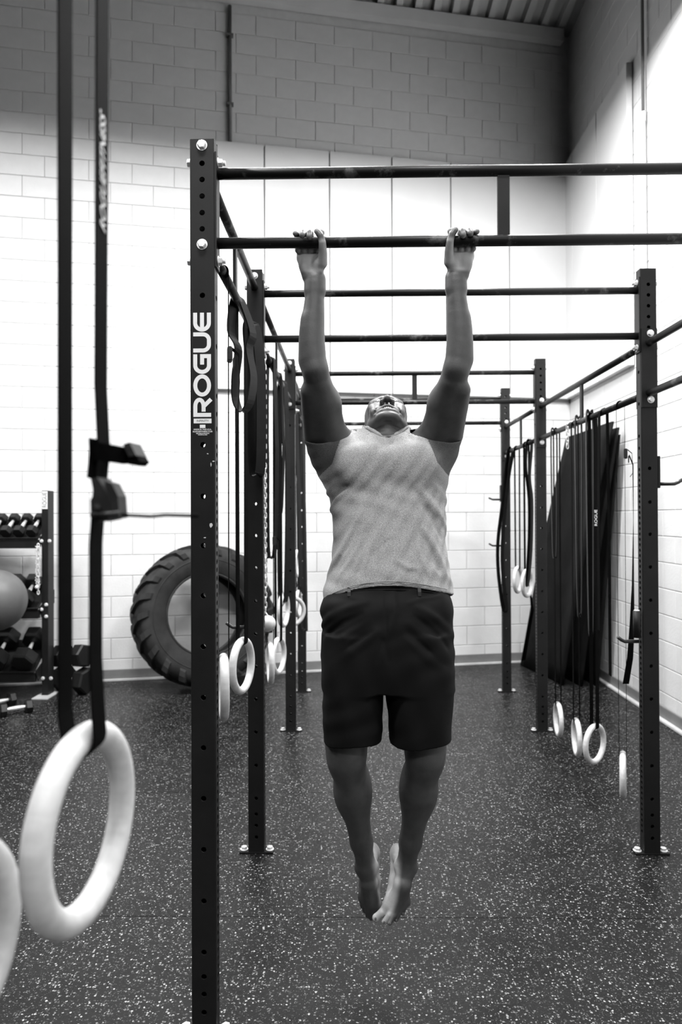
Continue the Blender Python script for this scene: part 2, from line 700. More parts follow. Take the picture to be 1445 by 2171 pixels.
# ceiling: slab, steel deck ribs, ledger beam along the back wall
ce = obj('ceiling', MB().box((-4.0, -1.6, CEIL + 0.16), (13.6, 19.8, 0.1)), None, 'ceiling', kind='structure')
rib = MB()
rw, rh = 0.2, 0.075
rib.poly([(-0.055, 0, 0), (-0.035, 0, -rh), (0.035, 0, -rh), (0.055, 0, 0)], (0, 9.0, 0))
RIB = rib.mesh('deck_rib')
RIB.materials.append(MT['ceiling'])
for i in range(26):
    x = XR_W - 0.1 - i * rw
    obj('deck_rib', RIB, ce, M=Matrix.Translation((x, back_y(x) - 9.02, CEIL + 0.11)))
lb = MB().box(CORNER - BDIR * 3.9 + BNORM * 0.06 + Vector((0, 0, 6.86)), (7.6, 0.09, 0.14), ROT_B.to_3x3(), bev=0.004)
obj('trim_3', lb, None, 'ceiling', kind='structure')

# conduits on the walls
p = CORNER - BDIR * back_s(487, 170) + BNORM * 0.035
cd = root('conduit', 'dark vertical conduit high on the back wall above the white panels', 'conduit', (p.x, p.y, PB_TOP))
obj('pipe', MB().cyl((p.x, p.y, PB_TOP + 0.01), (p.x, p.y, 6.75), 0.019), cd, 'pipe')
for z in (5.75, 6.45):
    obj('clamp', MB().box((p.x, p.y, z), (0.07, 0.05, 0.02), ROT_B.to_3x3()), cd, 'pipe')
yc = depth_at_x(1363, XR_W - 0.04, 300)
cd = root('conduit', 'white vertical conduit on the right wall beside the panel edge', 'conduit', (XR_W - 0.04, yc, 3.0))
zj = zat(1363, 248, yc)
obj('pipe', MB().cyl((XR_W - 0.04, yc, 2.9), (XR_W - 0.04, yc, zj), 0.016), cd, 'pipe_white')
obj('coupling', MB().cyl((XR_W - 0.04, yc, zj - 0.04), (XR_W - 0.04, yc, zj + 0.04), 0.021), cd, 'pipe_white')
obj('upper_pipe', MB().cyl((XR_W - 0.04, yc, zj), (XR_W - 0.04, yc, 6.85), 0.012), cd, 'pipe')

# ================================================================== THE RIG
YS = [2.079, 3.217, 5.040, 6.184]
XL, XR = -0.4537, 1.3967
PW, PD, PH = 0.076, 0.051, 2.743
front_holes = [2.668, 2.618, 2.567, 2.516, 2.466, 2.262, 1.804, 1.646, 1.495, 1.342, 1.187, 1.032, 0.879, 0.725,
               0.570, 0.414, 0.259, 0.185, 0.132, 0.077]
side_holes = [2.56, 2.26, 2.11, 1.957, 1.90, 1.855] + [1.80 - 0.0254 * i for i in range(68)]


def upright_mesh():
    mb = MB()
    t = 0.0045

    def plate(mapf, w, holes, hr, half):
        zs = sorted(holes)
        z = 0.006

        def quad(z0, z1):
            if z1 - z0 < 1e-5:
                return
            for d in (0.0, t):
                mb.add([mapf(-w / 2, z0, d), mapf(w / 2, z0, d), mapf(w / 2, z1, d), mapf(-w / 2, z1, d)], [(0, 1, 2, 3)])
        for hz in zs:
            quad(z, hz - half)
            N = 16
            ring = [(hr * math.cos(math.radians(225 + 360 * k / N)), hz + hr * math.sin(math.radians(225 + 360 * k / N))) for k in range(N)]
            cor = [(-w / 2, hz - half), (w / 2, hz - half), (w / 2, hz + half), (-w / 2, hz + half)]
            out = []
            for k in range(N):
                c0, c1 = cor[k // 4], cor[(k // 4 + 1) % 4]
                f = (k % 4) / 4
                out.append((c0[0] + (c1[0] - c0[0]) * f, c0[1] + (c1[1] - c0[1]) * f))
            for d in (0.0, t):
                mb.add([mapf(a, b, d) for a, b in out] + [mapf(a, b, d) for a, b in ring],
                       [(k, (k + 1) % N, N + (k + 1) % N, N + k) for k in range(N)])
            mb.add([mapf(a, b, 0) for a, b in ring] + [mapf(a, b, t) for a, b in ring],
                   [(k, (k + 1) % N, N + (k + 1) % N, N + k) for k in range(N)])
            z = hz + half
        quad(z, PH)
    hy, hx = PD / 2, PW / 2
    c = 0.004
    plate(lambda a, b, d: (a, -hy + d, b), PW - 2 * c, front_holes, 0.0085, 0.0125)
    plate(lambda a, b, d: (-a, hy - d, b), PW - 2 * c, front_holes, 0.0085, 0.0125)
    plate(lambda a, b, d: (hx - d, a, b), PD - 2 * c, side_holes, 0.0085, 0.0125)
    plate(lambda a, b, d: (-hx + d, -a, b), PD - 2 * c, side_holes, 0.0085, 0.0125)
    for sx in (-1, 1):
        for sy in (-1, 1):
            pts = [(sx * (hx - c), sy * hy), (sx * (hx - 0.3 * c), sy * (hy - 0.3 * c)), (sx * hx, sy * (hy - c))]
            for (x0, y0), (x1, y1) in zip(pts, pts[1:]):
                mb.add([(x0, y0, 0.006), (x1, y1, 0.006), (x1, y1, PH), (x0, y0, PH)], [(0, 1, 2, 3)])
    mb.box((0, 0, PH - 0.002), (PW - 0.004, PD - 0.004, 0.004))
    me = bpy.data.meshes.new('upright')
    me.from_pydata(mb.v, [], mb.f)
    me.validate()
    me.materials.append(MT['steel'])
    return me


UP = upright_mesh()


def hex_mesh():
    mb = MB()
    mb.cyl((0, 0, 0), (0, 0, 0.0025), 0.0165, 20)
    prof = [(0.0135, 0.0025), (0.0135, 0.010), (0.0115, 0.0125), (0.0001, 0.0128)]
    mb.lathe(prof, (0, 0, 0), (0, 0, 1), 6, smooth=False)
    me = mb.mesh('bolt')
    me.materials.append(MT['zinc'])
    return me


HEX = hex_mesh()
nutb = MB()
nutb.cyl((0, 0, 0), (0, 0, 0.0025), 0.0165, 20)
nutb.lathe([(0.0135, 0.0025), (0.0135, 0.014), (0.0001, 0.014)], (0, 0, 0), (0, 0, 1), 6, smooth=False)
nutb.cyl((0, 0, 0.014), (0, 0, 0.024), 0.0075, 12)
NUT = nutb.mesh('nut')
NUT.materials.append(MT['zinc'])
bpm = MB().box((0, 0, 0.004), (0.158, 0.060, 0.008), bev=0.0015)
BASE = bpm.mesh('base_plate')
BASE.materials.append(MT['steel'])
ab = MB()
ab.cyl((0, 0, 0.008), (0, 0, 0.011), 0.019, 20)
ab.lathe([(0.014, 0.011), (0.014, 0.022), (0.0001, 0.023)], (0, 0, 0), (0, 0, 1), 6, smooth=False)
ANCH = ab.mesh('anchor_bolt')
ANCH.materials.append(MT['zinc'])

rig = root('pull_up_rig', 'black steel pull-up rig of drilled uprights and crossbars filling the room', 'pull-up rig', (0.47, 4.1, 0))
posts = {}
AX = {'-y': Matrix.Rotation(math.radians(90), 4, 'X'), '+y': Matrix.Rotation(math.radians(-90), 4, 'X'),
      '+x': Matrix.Rotation(math.radians(90), 4, 'Y'), '-x': Matrix.Rotation(math.radians(-90), 4, 'Y')}


def bolt_on(post, p, axis, me=HEX):
    obj('nut' if me is NUT else 'bolt', me, post, M=Matrix.Translation(p) @ AX[axis] @ Matrix.Rotation(random.random(), 4, 'Z'))


L_SIDE = (2.723, 2.418)      # bolts of the left side rails
R_SIDE = (2.436, 2.125)
CROSS = (2.680, 2.375)
for side, X in (('L', XL), ('R', XR)):
    for i, Y in enumerate(YS):
        c = (X, Y + PD / 2, 0)
        up = obj('upright', UP, rig, M=Matrix.Translation(c))
        posts[side + str(i)] = up
        obj('base_plate', BASE, up, M=Matrix.Translation(c))
        for sx in (-1, 1):
            obj('anchor_bolt', ANCH, up, M=Matrix.Translation((X + sx * 0.061, Y + PD / 2, 0)))
        for z in (L_SIDE if side == 'L' else R_SIDE):
            dy = 0.006 if i > 0 else 0.0     # a flange sits in front of every upright but the first
            bolt_on(up, (X + (0 if side == 'L' else 0.005), Y - dy, z), '-y')
        inner = 1 if side == 'L' else -1
        for z in CROSS:
            bolt_on(up, (X - inner * PW / 2, Y + PD / 2, z), '-x' if side == 'L' else '+x')
            bolt_on(up, (X + inner * (PW / 2 + 0.006), Y + PD / 2, z), '+x' if side == 'L' else '-x', NUT)

BR = 0.0170
for i, Y in enumerate(YS):
    yc_ = Y + PD / 2
    for z in (2.647, 2.431):
        obj('pull_up_bar', MB().cyl((XL + PW / 2 + 0.004, yc_, z), (XR - PW / 2 - 0.004, yc_, z), BR, 24), rig, 'bar')
    obj('bar_connector', MB().box(((XL + XR) / 2, yc_, 2.536), (0.036, 0.012, 0.190)), rig, 'steel')
    for X, s in ((XL, 1), (XR, -1)):
        obj('flange_plate', MB().box((X + s * (PW / 2 + 0.003), yc_, 2.527), (0.006, 0.052, 0.355), bev=0.001), rig, 'steel')
for X, zz, side in ((XL, (2.670, 2.452), 'L'), (XR, (2.392, 2.157), 'R')):
    for i in range(3):
        y0, y1 = YS[i] + PD, YS[i + 1]
        for z in zz:
            obj('side_bar', MB().cyl((X, y0 + 0.004, z), (X, y1 - 0.004, z), BR, 20), rig, 'bar')
        obj('bar_connector', MB().box((X, (y0 + y1) / 2, sum(zz) / 2), (0.012, 0.036, zz[0] - zz[1] - 0.03)), rig, 'steel')
        zc = sum(zz) / 2 + (0.0 if side == 'R' else 0.008)
        for y in (y0 + 0.003, y1 - 0.003):
            obj('flange_plate', MB().box((X, y, zc), (0.074, 0.006, 0.37), bev=0.001), rig, 'steel')


# --- decal on the first upright -----------------------------------------------------------
def stroke(mb, pts, w, M, closed=False, lift=0.0):
    pts = [Vector((p[0], p[1])) for p in pts]
    n = len(pts)
    L_, R_ = [], []
    for i in range(n):
        if closed:
            a, b, c = pts[i - 1], pts[i], pts[(i + 1) % n]
        else:
            a, b, c = pts[max(i - 1, 0)], pts[i], pts[min(i + 1, n - 1)]
        d1 = (b - a).normalized() if (b - a).length > 1e-9 else (c - b).normalized()
        d2 = (c - b).normalized() if (c - b).length > 1e-9 else d1
        n1 = Vector((-d1.y, d1.x))
        n2 = Vector((-d2.y, d2.x))
        m_ = (n1 + n2).normalized()
        k = w / 2 / max(0.4, m_.dot(n1))
        L_.append(b + m_ * k)
        R_.append(b - m_ * k)
    top = 0.0006 + lift
    vs = [M @ Vector((p.x, p.y, top)) for p in L_] + [M @ Vector((p.x, p.y, top)) for p in R_]
    m2 = n if closed else n - 1
    mb.add(vs, [(i, (i + 1) % n, n + (i + 1) % n, n + i) for i in range(m2)])


def arc(cx, cy, rx, ry, a0, a1, n=10):
    return [(cx + rx * math.cos(math.radians(a0 + (a1 - a0) * k / n)), cy + ry * math.sin(math.radians(a0 + (a1 - a0) * k / n))) for k in range(n + 1)]


# letters are drawn reading left to right in a box x 0..w, y 0..1, then turned to read upwards
def letters():
    t = 0.225
    h = t / 2
    out = []
    r = 0.33
    # R
    out.append(('R', 1.14, [([(h, 0), (h, 1)], 0), ([(0, 1 - h)] + [(0.55, 1 - h)] + arc(0.62, 0.655, 0.37, 0.2325, 90, -90, 10) + [(0.3, 0.4225)], 0),
                            ([(0.60, 0.42), (1.02, 0.0)], 0)]))
    # O
    out.append(('O', 1.32, [(arc(0.65, 0.5, 0.65 - h, 0.5 - h, 0, 360, 28)[:-1], 1)]))
    # G
    out.append(('G', 1.24, [([(1.17, 1 - h)] + [(0.5, 1 - h)] + arc(0.5, 0.5, 0.5 - h, 0.5 - h, 90, 270, 14) + [(1.17 - h, h), (1.17 - h, 0.5), (0.55, 0.5)], 0)]))
    # U
    out.append(('U', 1.18, [([(h, 1), (h, 0.45)] + arc(0.45, 0.45, 0.45 - h, 0.45 - h, 180, 270, 8) + arc(0.72, 0.45, 0.45 - h, 0.45 - h, 270, 360, 8) + [(1.17 - h, 1)], 0)]))
    # E
    out.append(('E', 1.10, [([(1.10, 1 - h)] + [(0.5, 1 - h)] + arc(0.5, 0.5, 0.5 - h, 0.5 - h, 90, 270, 14) + [(1.10, h)], 0), ([(0.05, 0.5), (1.10, 0.5)], 0)]))
    return t, out


P0 = at(413, 884, 2.079)
LH = 0.0545                      # letter height across the post face
yf = YS[0] - 0.0002
dec = MB()
t_, LT = letters()
zcur = P0.z
for nm, w_, strokes in LT:
    w_len = {'R': 0.0625, 'O': 0.0695, 'G': 0.0655, 'U': 0.0640, 'E': 0.0600}[nm]
    sx = (w_len - 0.0022) / (w_ if nm != 'O' else 1.30)
    # x (reading) -> +z ; y (up of the letter) -> -x
    for si, (pts, cl) in enumerate(strokes):
        M_ = Matrix(((0, -LH, 0, XL + LH / 2 - 0.001), (0, 0, -1, yf), (sx, 0, 0, zcur), (0, 0, 0, 1)))
        # uniform stroke weight: scale the points, not the pen
        pp = [(a * sx, b * LH) for a, b in pts]
        M2 = Matrix(((0, -1, 0, XL + LH / 2 - 0.001), (0, 0, -1, yf), (1, 0, 0, zcur), (0, 0, 0, 1)))
        stroke(dec, pp, t_ * LH, M2, closed=bool(cl), lift=0.0002 * si)
    zcur += w_len
obj('decal', dec, posts['L0'], 'decal', label='white vertical lettering on the upright')
zb = P0.z - 0.0125
obj('decal_bar', MB().box((XL, yf - 0.0003, zb), (LH, 0.0006, 0.0145)), posts['L0'], 'decal')
MTX = Matrix.Rotation(math.radians(90), 4, 'X')
obj('decal_text', text_mesh('decal_text', 'INFINITY', 0.0095, Matrix.Translation((XL, yf - 0.0007, zb)) @ MTX, 'decal_ink', 0.0002), posts['L0'])
obj('decal_flag', MB().box((XL, yf - 0.0003, zb - 0.0165), (0.017, 0.0006, 0.0100)), posts['L0'], 'decal')
for k, (tx, sz) in enumerate((('MADE IN THE U.S.A.', 0.0062), ('ROGUEFITNESS.COM', 0.0064), ('1080 STEELWOOD ROAD', 0.0036), ('COLUMBUS, OHIO', 0.0034))):
    zz = zb - 0.0262 - (0, 0.0066, 0.0122, 0.0164)[k]
    obj('decal_text', text_mesh('decal_text', tx, sz, Matrix.Translation((XL, yf - 0.0003, zz)) @ MTX, 'decal', 0.0002, thin=0.00012), posts['L0'])
# chalk and scuff marks on the first upright
for (u, v, w, h) in ((452, 978, 7, 3), (447, 985, 3, 9), (447, 1113, 10, 12), (434, 1140, 6, 3), (440, 962, 4, 3)):
    p = at(u, v, 2.0785)
    n = 7
    pts = [(p.x + w / 1380 * math.cos(6.283 * k / n) * random.uniform(.6, 1.1), yf, p.z + h / 1380 * math.sin(6.283 * k / n) * random.uniform(.6, 1.1)) for k in range(n)]
    obj('chalk_mark', MB().poly(pts, (0, -0.0004, 0)), posts['L0'], 'strip')


# ================================================================== hooks on the rig
def hook(name, label, base, direction, length=0.16, lip=0.035, plate=True, plate_h=0.13, sleeve=False):
    """rack hook: mounting plate on the post, round arm, upturned end; direction +1 right / -1 left"""
    base = Vector(base)
    r = root(name, label, 'hook', base, 'rack hooks')
    d = Vector((direction, 0, 0))
    if plate:
        obj('mount_plate', MB().box(base + d * 0.006 + Vector((0, 0, plate_h / 2 - 0.02)), (0.012, 0.05, plate_h), bev=0.002), r, 'steel')
    pts = [base + d * 0.01, base + d * (length * 0.7), base + d * (length * 0.85) + Vector((0, 0, 0.008)), base + d * length + Vector((0, 0, lip))]
    obj('arm', MB().tube(pts, 0.0085, 10), r, 'hook_steel')
    if sleeve:
        q = base + d * 0.022 + Vector((0, -0.012, 0.02))
        obj('sleeve', MB().cyl(q, q + Vector((0, 0, 0.125)), 0.017, 16), r, 'steel')
        obj('sleeve_cap', MB().cyl(q + Vector((0, 0, 0.125)), q + Vector((0, 0, 0.129)), 0.013, 16), r, 'zinc')
    return r


hook('rack_hook', 'hook with a black sleeve low on the inner side of the right upright', (XR - PW / 2, YS[1] + 0.025, zat(1352, 1360, 3.24)), -1, 0.108, 0.022, plate=False, sleeve=True)
hook('rack_hook', 'hook on the outer side of the right upright near the picture edge', (XR + PW / 2, YS[1] + 0.025, zat(1400, 1026, 3.24)), 1, 0.125, 0.02, plate_h=0.15)
hook('rack_hook', 'upper hook on the farthest right-hand upright', (XR - PW / 2, YS[3] + 0.025, zat(1062, 1059, 6.2)), -1, 0.115, 0.016, plate_h=0.15)
hook('rack_hook', 'lower hook on the farthest right-hand upright', (XR - PW / 2, YS[3] + 0.025, zat(1062, 1157, 6.2)), -1, 0.115, 0.02, plate=False)
hook('rack_hook', 'hook on the second left upright beside the hanging rings', (XL - PW / 2, YS[1] + 0.025, zat(522, 1330, 3.24)), -1, 0.105, 0.022, plate=False)


# ================================================================== rings and straps
RING_R, RING_T = 0.1015, 0.0160


def ring_thing(label, c, nrm_deg, top, width=0.038, wdir=None, buckle=None, group='wooden gymnastic rings', sep=None, flat=None, top_r=0.019, strap_w=None, tail=None):
    """ring hanging from a rail: c centre, nrm_deg bearing of the ring normal, top = height of the rail"""
    c = Vector(c)
    r = root('gymnastic_ring', label, 'ring', (c.x, c.y, c.z - RING_R - RING_T), group)
    nrm = Vector((math.cos(math.radians(nrm_deg)), math.sin(math.radians(nrm_deg)), 0))
    M_ = Matrix.Translation(c) @ nrm.to_track_quat('Z', 'Y').to_matrix().to_4x4()
    obj('ring', RINGME, r, M=M_)
    h = Vector((-nrm.y, nrm.x, 0)) if wdir is None else Vector(wdir)
    sd = Vector((h.y, -h.x, 0)).normalized() if sep is None else Vector(sep).normalized()
    if sd.dot(nrm) < 0:
        sd = -sd
    zt = c.z + RING_R
    g = RING_T + 0.002
    tr = top_r + 0.001
    pts = []
    for k in range(9):       # under the top of the ring
        a = math.pi + math.pi * k / 8
        pts.append(Vector((c.x, c.y, zt)) + sd * (g * math.cos(a)) + Vector((0, 0, g * math.sin(a))))
    nseg = 10
    for k in range(1, nseg):
        f = k / nseg
        pts.append(Vector((c.x, c.y, zt + (top - zt) * f)) + sd * (g + (tr - g) * f))
    for k in range(9):       # over the rail
        a = math.pi * k / 8
        pts.append(Vector((c.x, c.y, top)) + sd * (tr * math.cos(a)) + Vector((0, 0, tr * math.sin(a))))
    for k in range(1, nseg):
        f = k / nseg
        pts.append(Vector((c.x, c.y, top + (zt - top) * f)) - sd * (tr + (g - tr) * f))
    obj('strap', MB().ribbon(pts, h, width, 0.0022, closed=True), r, 'strap')
    if buckle is not None:
        p = Vector((c.x, c.y, buckle)) + sd * (g + 0.006)
        Rb = Matrix((h, sd, Vector((0, 0, 1)))).transposed()
        b = obj('buckle', MB().box(p, (width + 0.012, 0.018, 0.05), Rb, bev=0.003), r, 'buckle')
        obj('lever', MB().box(p + sd * 0.014 + Vector((0, 0, -0.03)), (width, 0.006, 0.035), Rb, bev=0.002), b, 'buckle')
        tl = [p + sd * 0.010 + Vector((0, 0, 0.02)), p + sd * 0.03 + Vector((0, 0, 0.0)), p + sd * 0.034 + Vector((0, 0, -0.1)),
              p + sd * 0.020 + Vector((0, 0, -(tail or 0.3)))]
        obj('strap_tail', MB().ribbon(tl, h, width, 0.0022), r, 'strap')
    return r


rm = MB().torus((0, 0, 0), (0, 0, 1), RING_R, RING_T, 72, 20)
RINGME = rm.mesh('ring')
RINGME.materials.append(MT['wood'])

ZLOW_L, ZLOW_R = 2.452, 2.157


def rail_ring(label, u, v, X, nrm, top, **kw):
    Y = depth_at_x(u, X, v)
    return ring_thing(label, (X, Y, zat(u, v, Y)), nrm, top, **kw)


rail_ring('wooden ring seen edge-on just behind the nearest upright', 474, 1456, XL, 13, ZLOW_L, buckle=2.16, tail=0.32)
rail_ring('wooden ring turned half open in front of the second left upright', 513, 1411, XL, -13, ZLOW_L)
rail_ring('wooden ring seen edge-on low behind the second left upright', 573, 1405, XL, 11, ZLOW_L, buckle=1.45)
rail_ring('wooden ring half open low between the second and third left uprights', 590, 1390, XL, -14, ZLOW_L)
rail_ring('wooden ring hanging mid-height against the third left upright', 601, 1293, XL, -10, ZLOW_L)
rail_ring('wooden ring tilted behind the third left upright', 618, 1296, XL, -60, ZLOW_L)
rail_ring('topmost wooden ring beyond the third left upright', 629, 1195, XL, -6, ZLOW_L)
rail_ring('lower wooden ring beyond the third left upright', 632, 1280, XL, -6, ZLOW_L)
rail_ring('wooden ring farthest back of the four low right-hand rings', 1183, 1525, XR, -6, ZLOW_R)
rail_ring('second wooden ring from the back under the right rail', 1222, 1563, XR, -8, ZLOW_R)
rail_ring('wooden ring turned open under the right rail, third from the back', 1260, 1577, XR, -48, ZLOW_R)
r4 = rail_ring('nearest wooden ring on the right, seen exactly edge-on', 1320, 1642, XR, -22, ZLOW_R, buckle=zat(1325, 960, 3.5), tail=0.12)
obj('strap_tail', MB().ribbon([at(1333, 965, 3.50), at(1341, 985, 3.49), at(1342, 1100, 3.49), at(1341, 1240, 3.49), at(1339, 1330, 3.49), at(1335, 1395, 3.50), at(1326, 1450, 3.52)],
    [(0.3, 1, 0), (0.3, 1, 0), (0.4, 1, 0), (0.6, 0.8, 0), (0.9, 0.5, 0), (1, 0.3, 0), (1, 0.2, 0.2)], 0.036, 0.0022), r4, 'strap')
rail_ring('wooden ring hanging high beside the farthest right upright', 1097, 1229, XR, -30, ZLOW_R)
rail_ring('wooden ring turned open hanging high in the far right bay', 1117, 1236, XR, -35, ZLOW_R)


# --- the near ring on the left, on a long strap from the ceiling
def near_ring():
    X, Y = -0.3150, 0.800
    zc = zat(152, 1747, 0.80)
    r = root('gymnastic_ring', 'large pale wooden ring close to the viewer on two long black straps', 'ring', (X, Y, zc - 0.12), 'wooden gymnastic rings')
    nrm = Vector((math.cos(math.radians(-6)), math.sin(math.radians(-6)), 0))
    obj('ring', RINGME, r, M=Matrix.Translation((X, Y, zc)) @ nrm.to_track_quat('Z', 'Y').to_matrix().to_4x4())
    top = 6.80
    zt = zc + RING_R
    h = Vector((0, 1, 0))
    # left strand, loop under the ring top, right strand; both run to the roof beam
    xl, xr = -0.3375, -0.2925
    pts = [Vector((xl, Y, top - 0.04)), Vector((xl, Y, 4.0)), Vector((xl + 0.0005, Y, 2.2)), Vector((xl, Y, 1.7)), Vector((xl, Y, zt + 0.03))]
    for k in range(9):
        a = math.pi + math.pi * k / 8
        pts.append(Vector((X + 0.0185 * math.cos(a), Y, zt + 0.0185 * math.sin(a))))
    zb_ = zat(215, 1080, 0.8)
    pts += [Vector((-0.2985, Y, zt + 0.03)), Vector((-0.3015, Y, zat(205, 1400, .8))), Vector((-0.3010, Y, zb_ - 0.04)), Vector((-0.2965, Y, zb_ + 0.02)),
            Vector((-0.2915, Y, zb_ + 0.07)), Vector((-0.2950, Y, zat(215, 820, .8))), Vector((-0.2925, Y, 2.2)), Vector((-0.292, Y, 4.0)), Vector((-0.293, Y, top - 0.04))]
    for k in range(7):
        a = math.pi * k / 6
        pts.append(Vector((X + 0.0225 * math.cos(a), Y, top - 0.03 + 0.0225 * math.sin(a))))
    obj('strap', MB().ribbon(pts, h, 0.038, 0.0022, closed=True), r, 'strap')
    # cam buckle on the right strand
    bz = zb_
    P = lambda u, v, dy=0.0: at(u, v, 0.80 + dy)
    body = MB()
    outline = [(192, 1098), (191, 1060), (197, 1050), (196, 1035), (192, 1015), (206, 1012), (226, 1045), (229, 1060), (231, 1101), (205, 1106)]
    body.poly([P(u, v, -0.030) for u, v in outline], (0.004, 0.032, 0))
    b = obj('buckle', body, r, 'buckle', label='grey cast cam buckle')
    lever = [(222, 1020), (236, 1024), (250, 1052), (253, 1098), (231, 1101), (229, 1060)]
    obj('lever', MB().poly([P(u, v, -0.026) for u, v in lever], (0.003, 0.020, 0)), b, 'buckle')
    c0 = P(205, 1074, -0.031)
    obj('rivet', MB().cyl(c0, c0 + Vector((0.003, -0.006, 0)), 0.0032, 12), b, 'buckle')
    lip = [P(192, 1092, -0.034), P(253, 1088, -0.034)]
    obj('spring_rod', MB().cyl(lip[0], lip[1], 0.0026, 10), b, 'buckle')
    # keeper loop with the folded strap end
    kp = [P(196, 958, -0.024), P(212, 958, -0.027), P(240, 962, -0.024), P(262, 966, -0.010), P(283, 964, 0.004)]
    kp2 = [P(283, 964, 0.006), P(262, 966, 0.016), P(232, 962, 0.024), P(205, 958, 0.024), P(196, 958, 0.016)]
    obj('keeper_loop', MB().ribbon(kp + kp2, (0, 0, 1), 0.0205, 0.0022, closed=True), r, 'strap')
    fold = [P(262, 944, -0.012), P(275, 938, -0.014), P(287, 963, -0.014), P(295, 978, -0.008), P(284, 986, -0.002), P(268, 982, 0.0)]
    obj('strap_end', MB().poly([P(260, 942, -0.018), P(274, 937, -0.018), P(288, 965, -0.018), P(273, 968, -0.018)], (0.004, 0.030, 0)), r, 'buckle')
    obj('strap_end', MB().poly([P(270, 968, -0.014), P(288, 964, -0.014), P(296, 977, -0.014), P(287, 986, -0.014), P(272, 985, -0.014)], (0.004, 0.026, 0)), r, 'strap')
    # free end between keeper and buckle
    fe = [P(200, 930, -0.016), P(201, 960, -0.016), P(199, 990, -0.018), P(196, 1016, -0.02)]
    obj('strap_tail', MB().ribbon(fe, (0.25, 1, 0), 0.020, 0.0022), r, 'strap')
    cord = [P(250, 1091, -0.02), P(280, 1093, -0.02), P(320, 1095, -0.02), P(350, 1092, -0.02), P(390, 1093, -0.02), P(421, 1094, -0.02)]
    obj('cord', MB().tube(cord, 0.0020, 8), r, 'strap')
    # printed lettering, reading upwards on the face turned to the viewer
    z0, z1 = zat(214, 515, 0.8), zat(214, 222, 0.8)
    Mt = Matrix(((0, 0, 1, -0.2908), (0, -1, 0, Y), (1, 0, 0, (z0 + z1) / 2), (0, 0, 0, 1)))
    Mt = Matrix.Translation((-0.2918, Y, (z0 + z1) / 2)) @ Matrix(((0, 0, 1, 0), (0, 1, 0, 0), (-1, 0, 0, 0), (0, 0, 0, 1))) @ Matrix.Rotation(math.pi, 4, 'Z')
    tm = text_mesh('lettering', 'ROGUEFITNESS', 0.024, Mt @ Matrix.Diagonal((0.84, 1, 1, 1)), 'decal', 0.0002, shear=0.3)
    obj('lettering', tm, r)
    return r


near_ring()


def near_ring2():
    X, Y = -0.405, 0.660
    zc = zat(-60, 2040, Y)
    r = root('gymnastic_ring', 'pale wooden ring cut off by the lower left picture corner', 'ring', (X, Y, zc - 0.12), 'wooden gymnastic rings')
    nrm = Vector((math.cos(math.radians(-10)), math.sin(math.radians(-10)), 0))
    obj('ring', RINGME, r, M=Matrix.Translation((X, Y, zc)) @ nrm.to_track_quat('Z', 'Y').to_matrix().to_4x4())
    top, zt = 6.80, zc + RING_R
    pts = [Vector((X - 0.0225, Y, top - 0.04)), Vector((X - 0.021, Y, 3.0)), Vector((X - 0.0195, Y, zt + 0.03))]
    for k in range(9):
        a = math.pi + math.pi * k / 8
        pts.append(Vector((X + 0.0185 * math.cos(a), Y, zt + 0.0185 * math.sin(a))))
    pts += [Vector((X + 0.0195, Y, zt + 0.03)), Vector((X + 0.021, Y, 3.0)), Vector((X + 0.0225, Y, top - 0.04))]
    for k in range(7):
        a = math.pi * k / 6
        pts.append(Vector((X + 0.0225 * math.cos(a), Y, top - 0.03 + 0.0225 * math.sin(a))))
    obj('strap', MB().ribbon(pts, (0, 1, 0), 0.038, 0.0022, closed=True), r, 'strap')


near_ring2()


# ================================================================== bands, chains, tails hanging on the rails
def band_loop(label, pts, wdir, width, thick=0.0045, mname='band', group='black resistance bands'):
    pts = [Vector(p) for p in pts]
    # smooth closed loop through the points (Catmull-Rom)
    n = len(pts)
    out = []
    wd = []
    for i in range(n):
        p0, p1, p2, p3 = pts[i - 1], pts[i], pts[(i + 1) % n], pts[(i + 2) % n]
        for k in range(5):
            t = k / 5
            out.append(0.5 * ((2 * p1) + (p2 - p0) * t + (2 * p0 - 5 * p1 + 4 * p2 - p3) * t * t + (3 * p1 - p0 - 3 * p2 + p3) * t ** 3))
    lo = min(out, key=lambda q: q.z)
    r = root('resistance_band', label, 'band', lo, group)
    obj('loop', MB().ribbon(out, wdir, width, thick, closed=True), r, mname)
    return r


# the wide loop hanging from the left rail just behind the nearest upright
Yb = depth_at_x(505, XL, 600)
zr = ZLOW_L
A = lambda u, v, Y: at(u, v, Y)
band_loop('wide black loop band hanging from the left rail behind the nearest upright',
          [(XL - 0.020, Yb, zr - 0.01), (XL, Yb, zr + 0.0225), (XL + 0.020, Yb, zr - 0.01), (XL + 0.055, Yb + 0.02, zr - 0.12), A(528, 740, Yb + 0.02), A(537, 800, Yb + 0.02),
           A(530, 852, Yb), A(514, 872, Yb), A(500, 850, Yb - 0.01), A(499, 800, Yb - 0.02), A(505, 740, Yb - 0.01), (XL - 0.030, Yb, zr - 0.12)],
          (0.30, 0.92, 0.05), 0.062)
Yb2 = YS[1] - 0.10
band_loop('very wide black loop band hanging in front of the second left upright',
          [(XL - 0.018, Yb2, zr - 0.01), (XL, Yb2, zr + 0.0225), (XL + 0.020, Yb2, zr - 0.01), (XL + 0.040, Yb2, zr - 0.2), (XL + 0.042, Yb2, 1.95), (XL + 0.036, Yb2, 1.80),
           (XL + 0.020, Yb2, 1.775), (XL + 0.010, Yb2, 1.81), (XL + 0.004, Yb2, 1.95), (XL - 0.005, Yb2, zr - 0.2)],
          (0.55, 0.8, 0), 0.066)
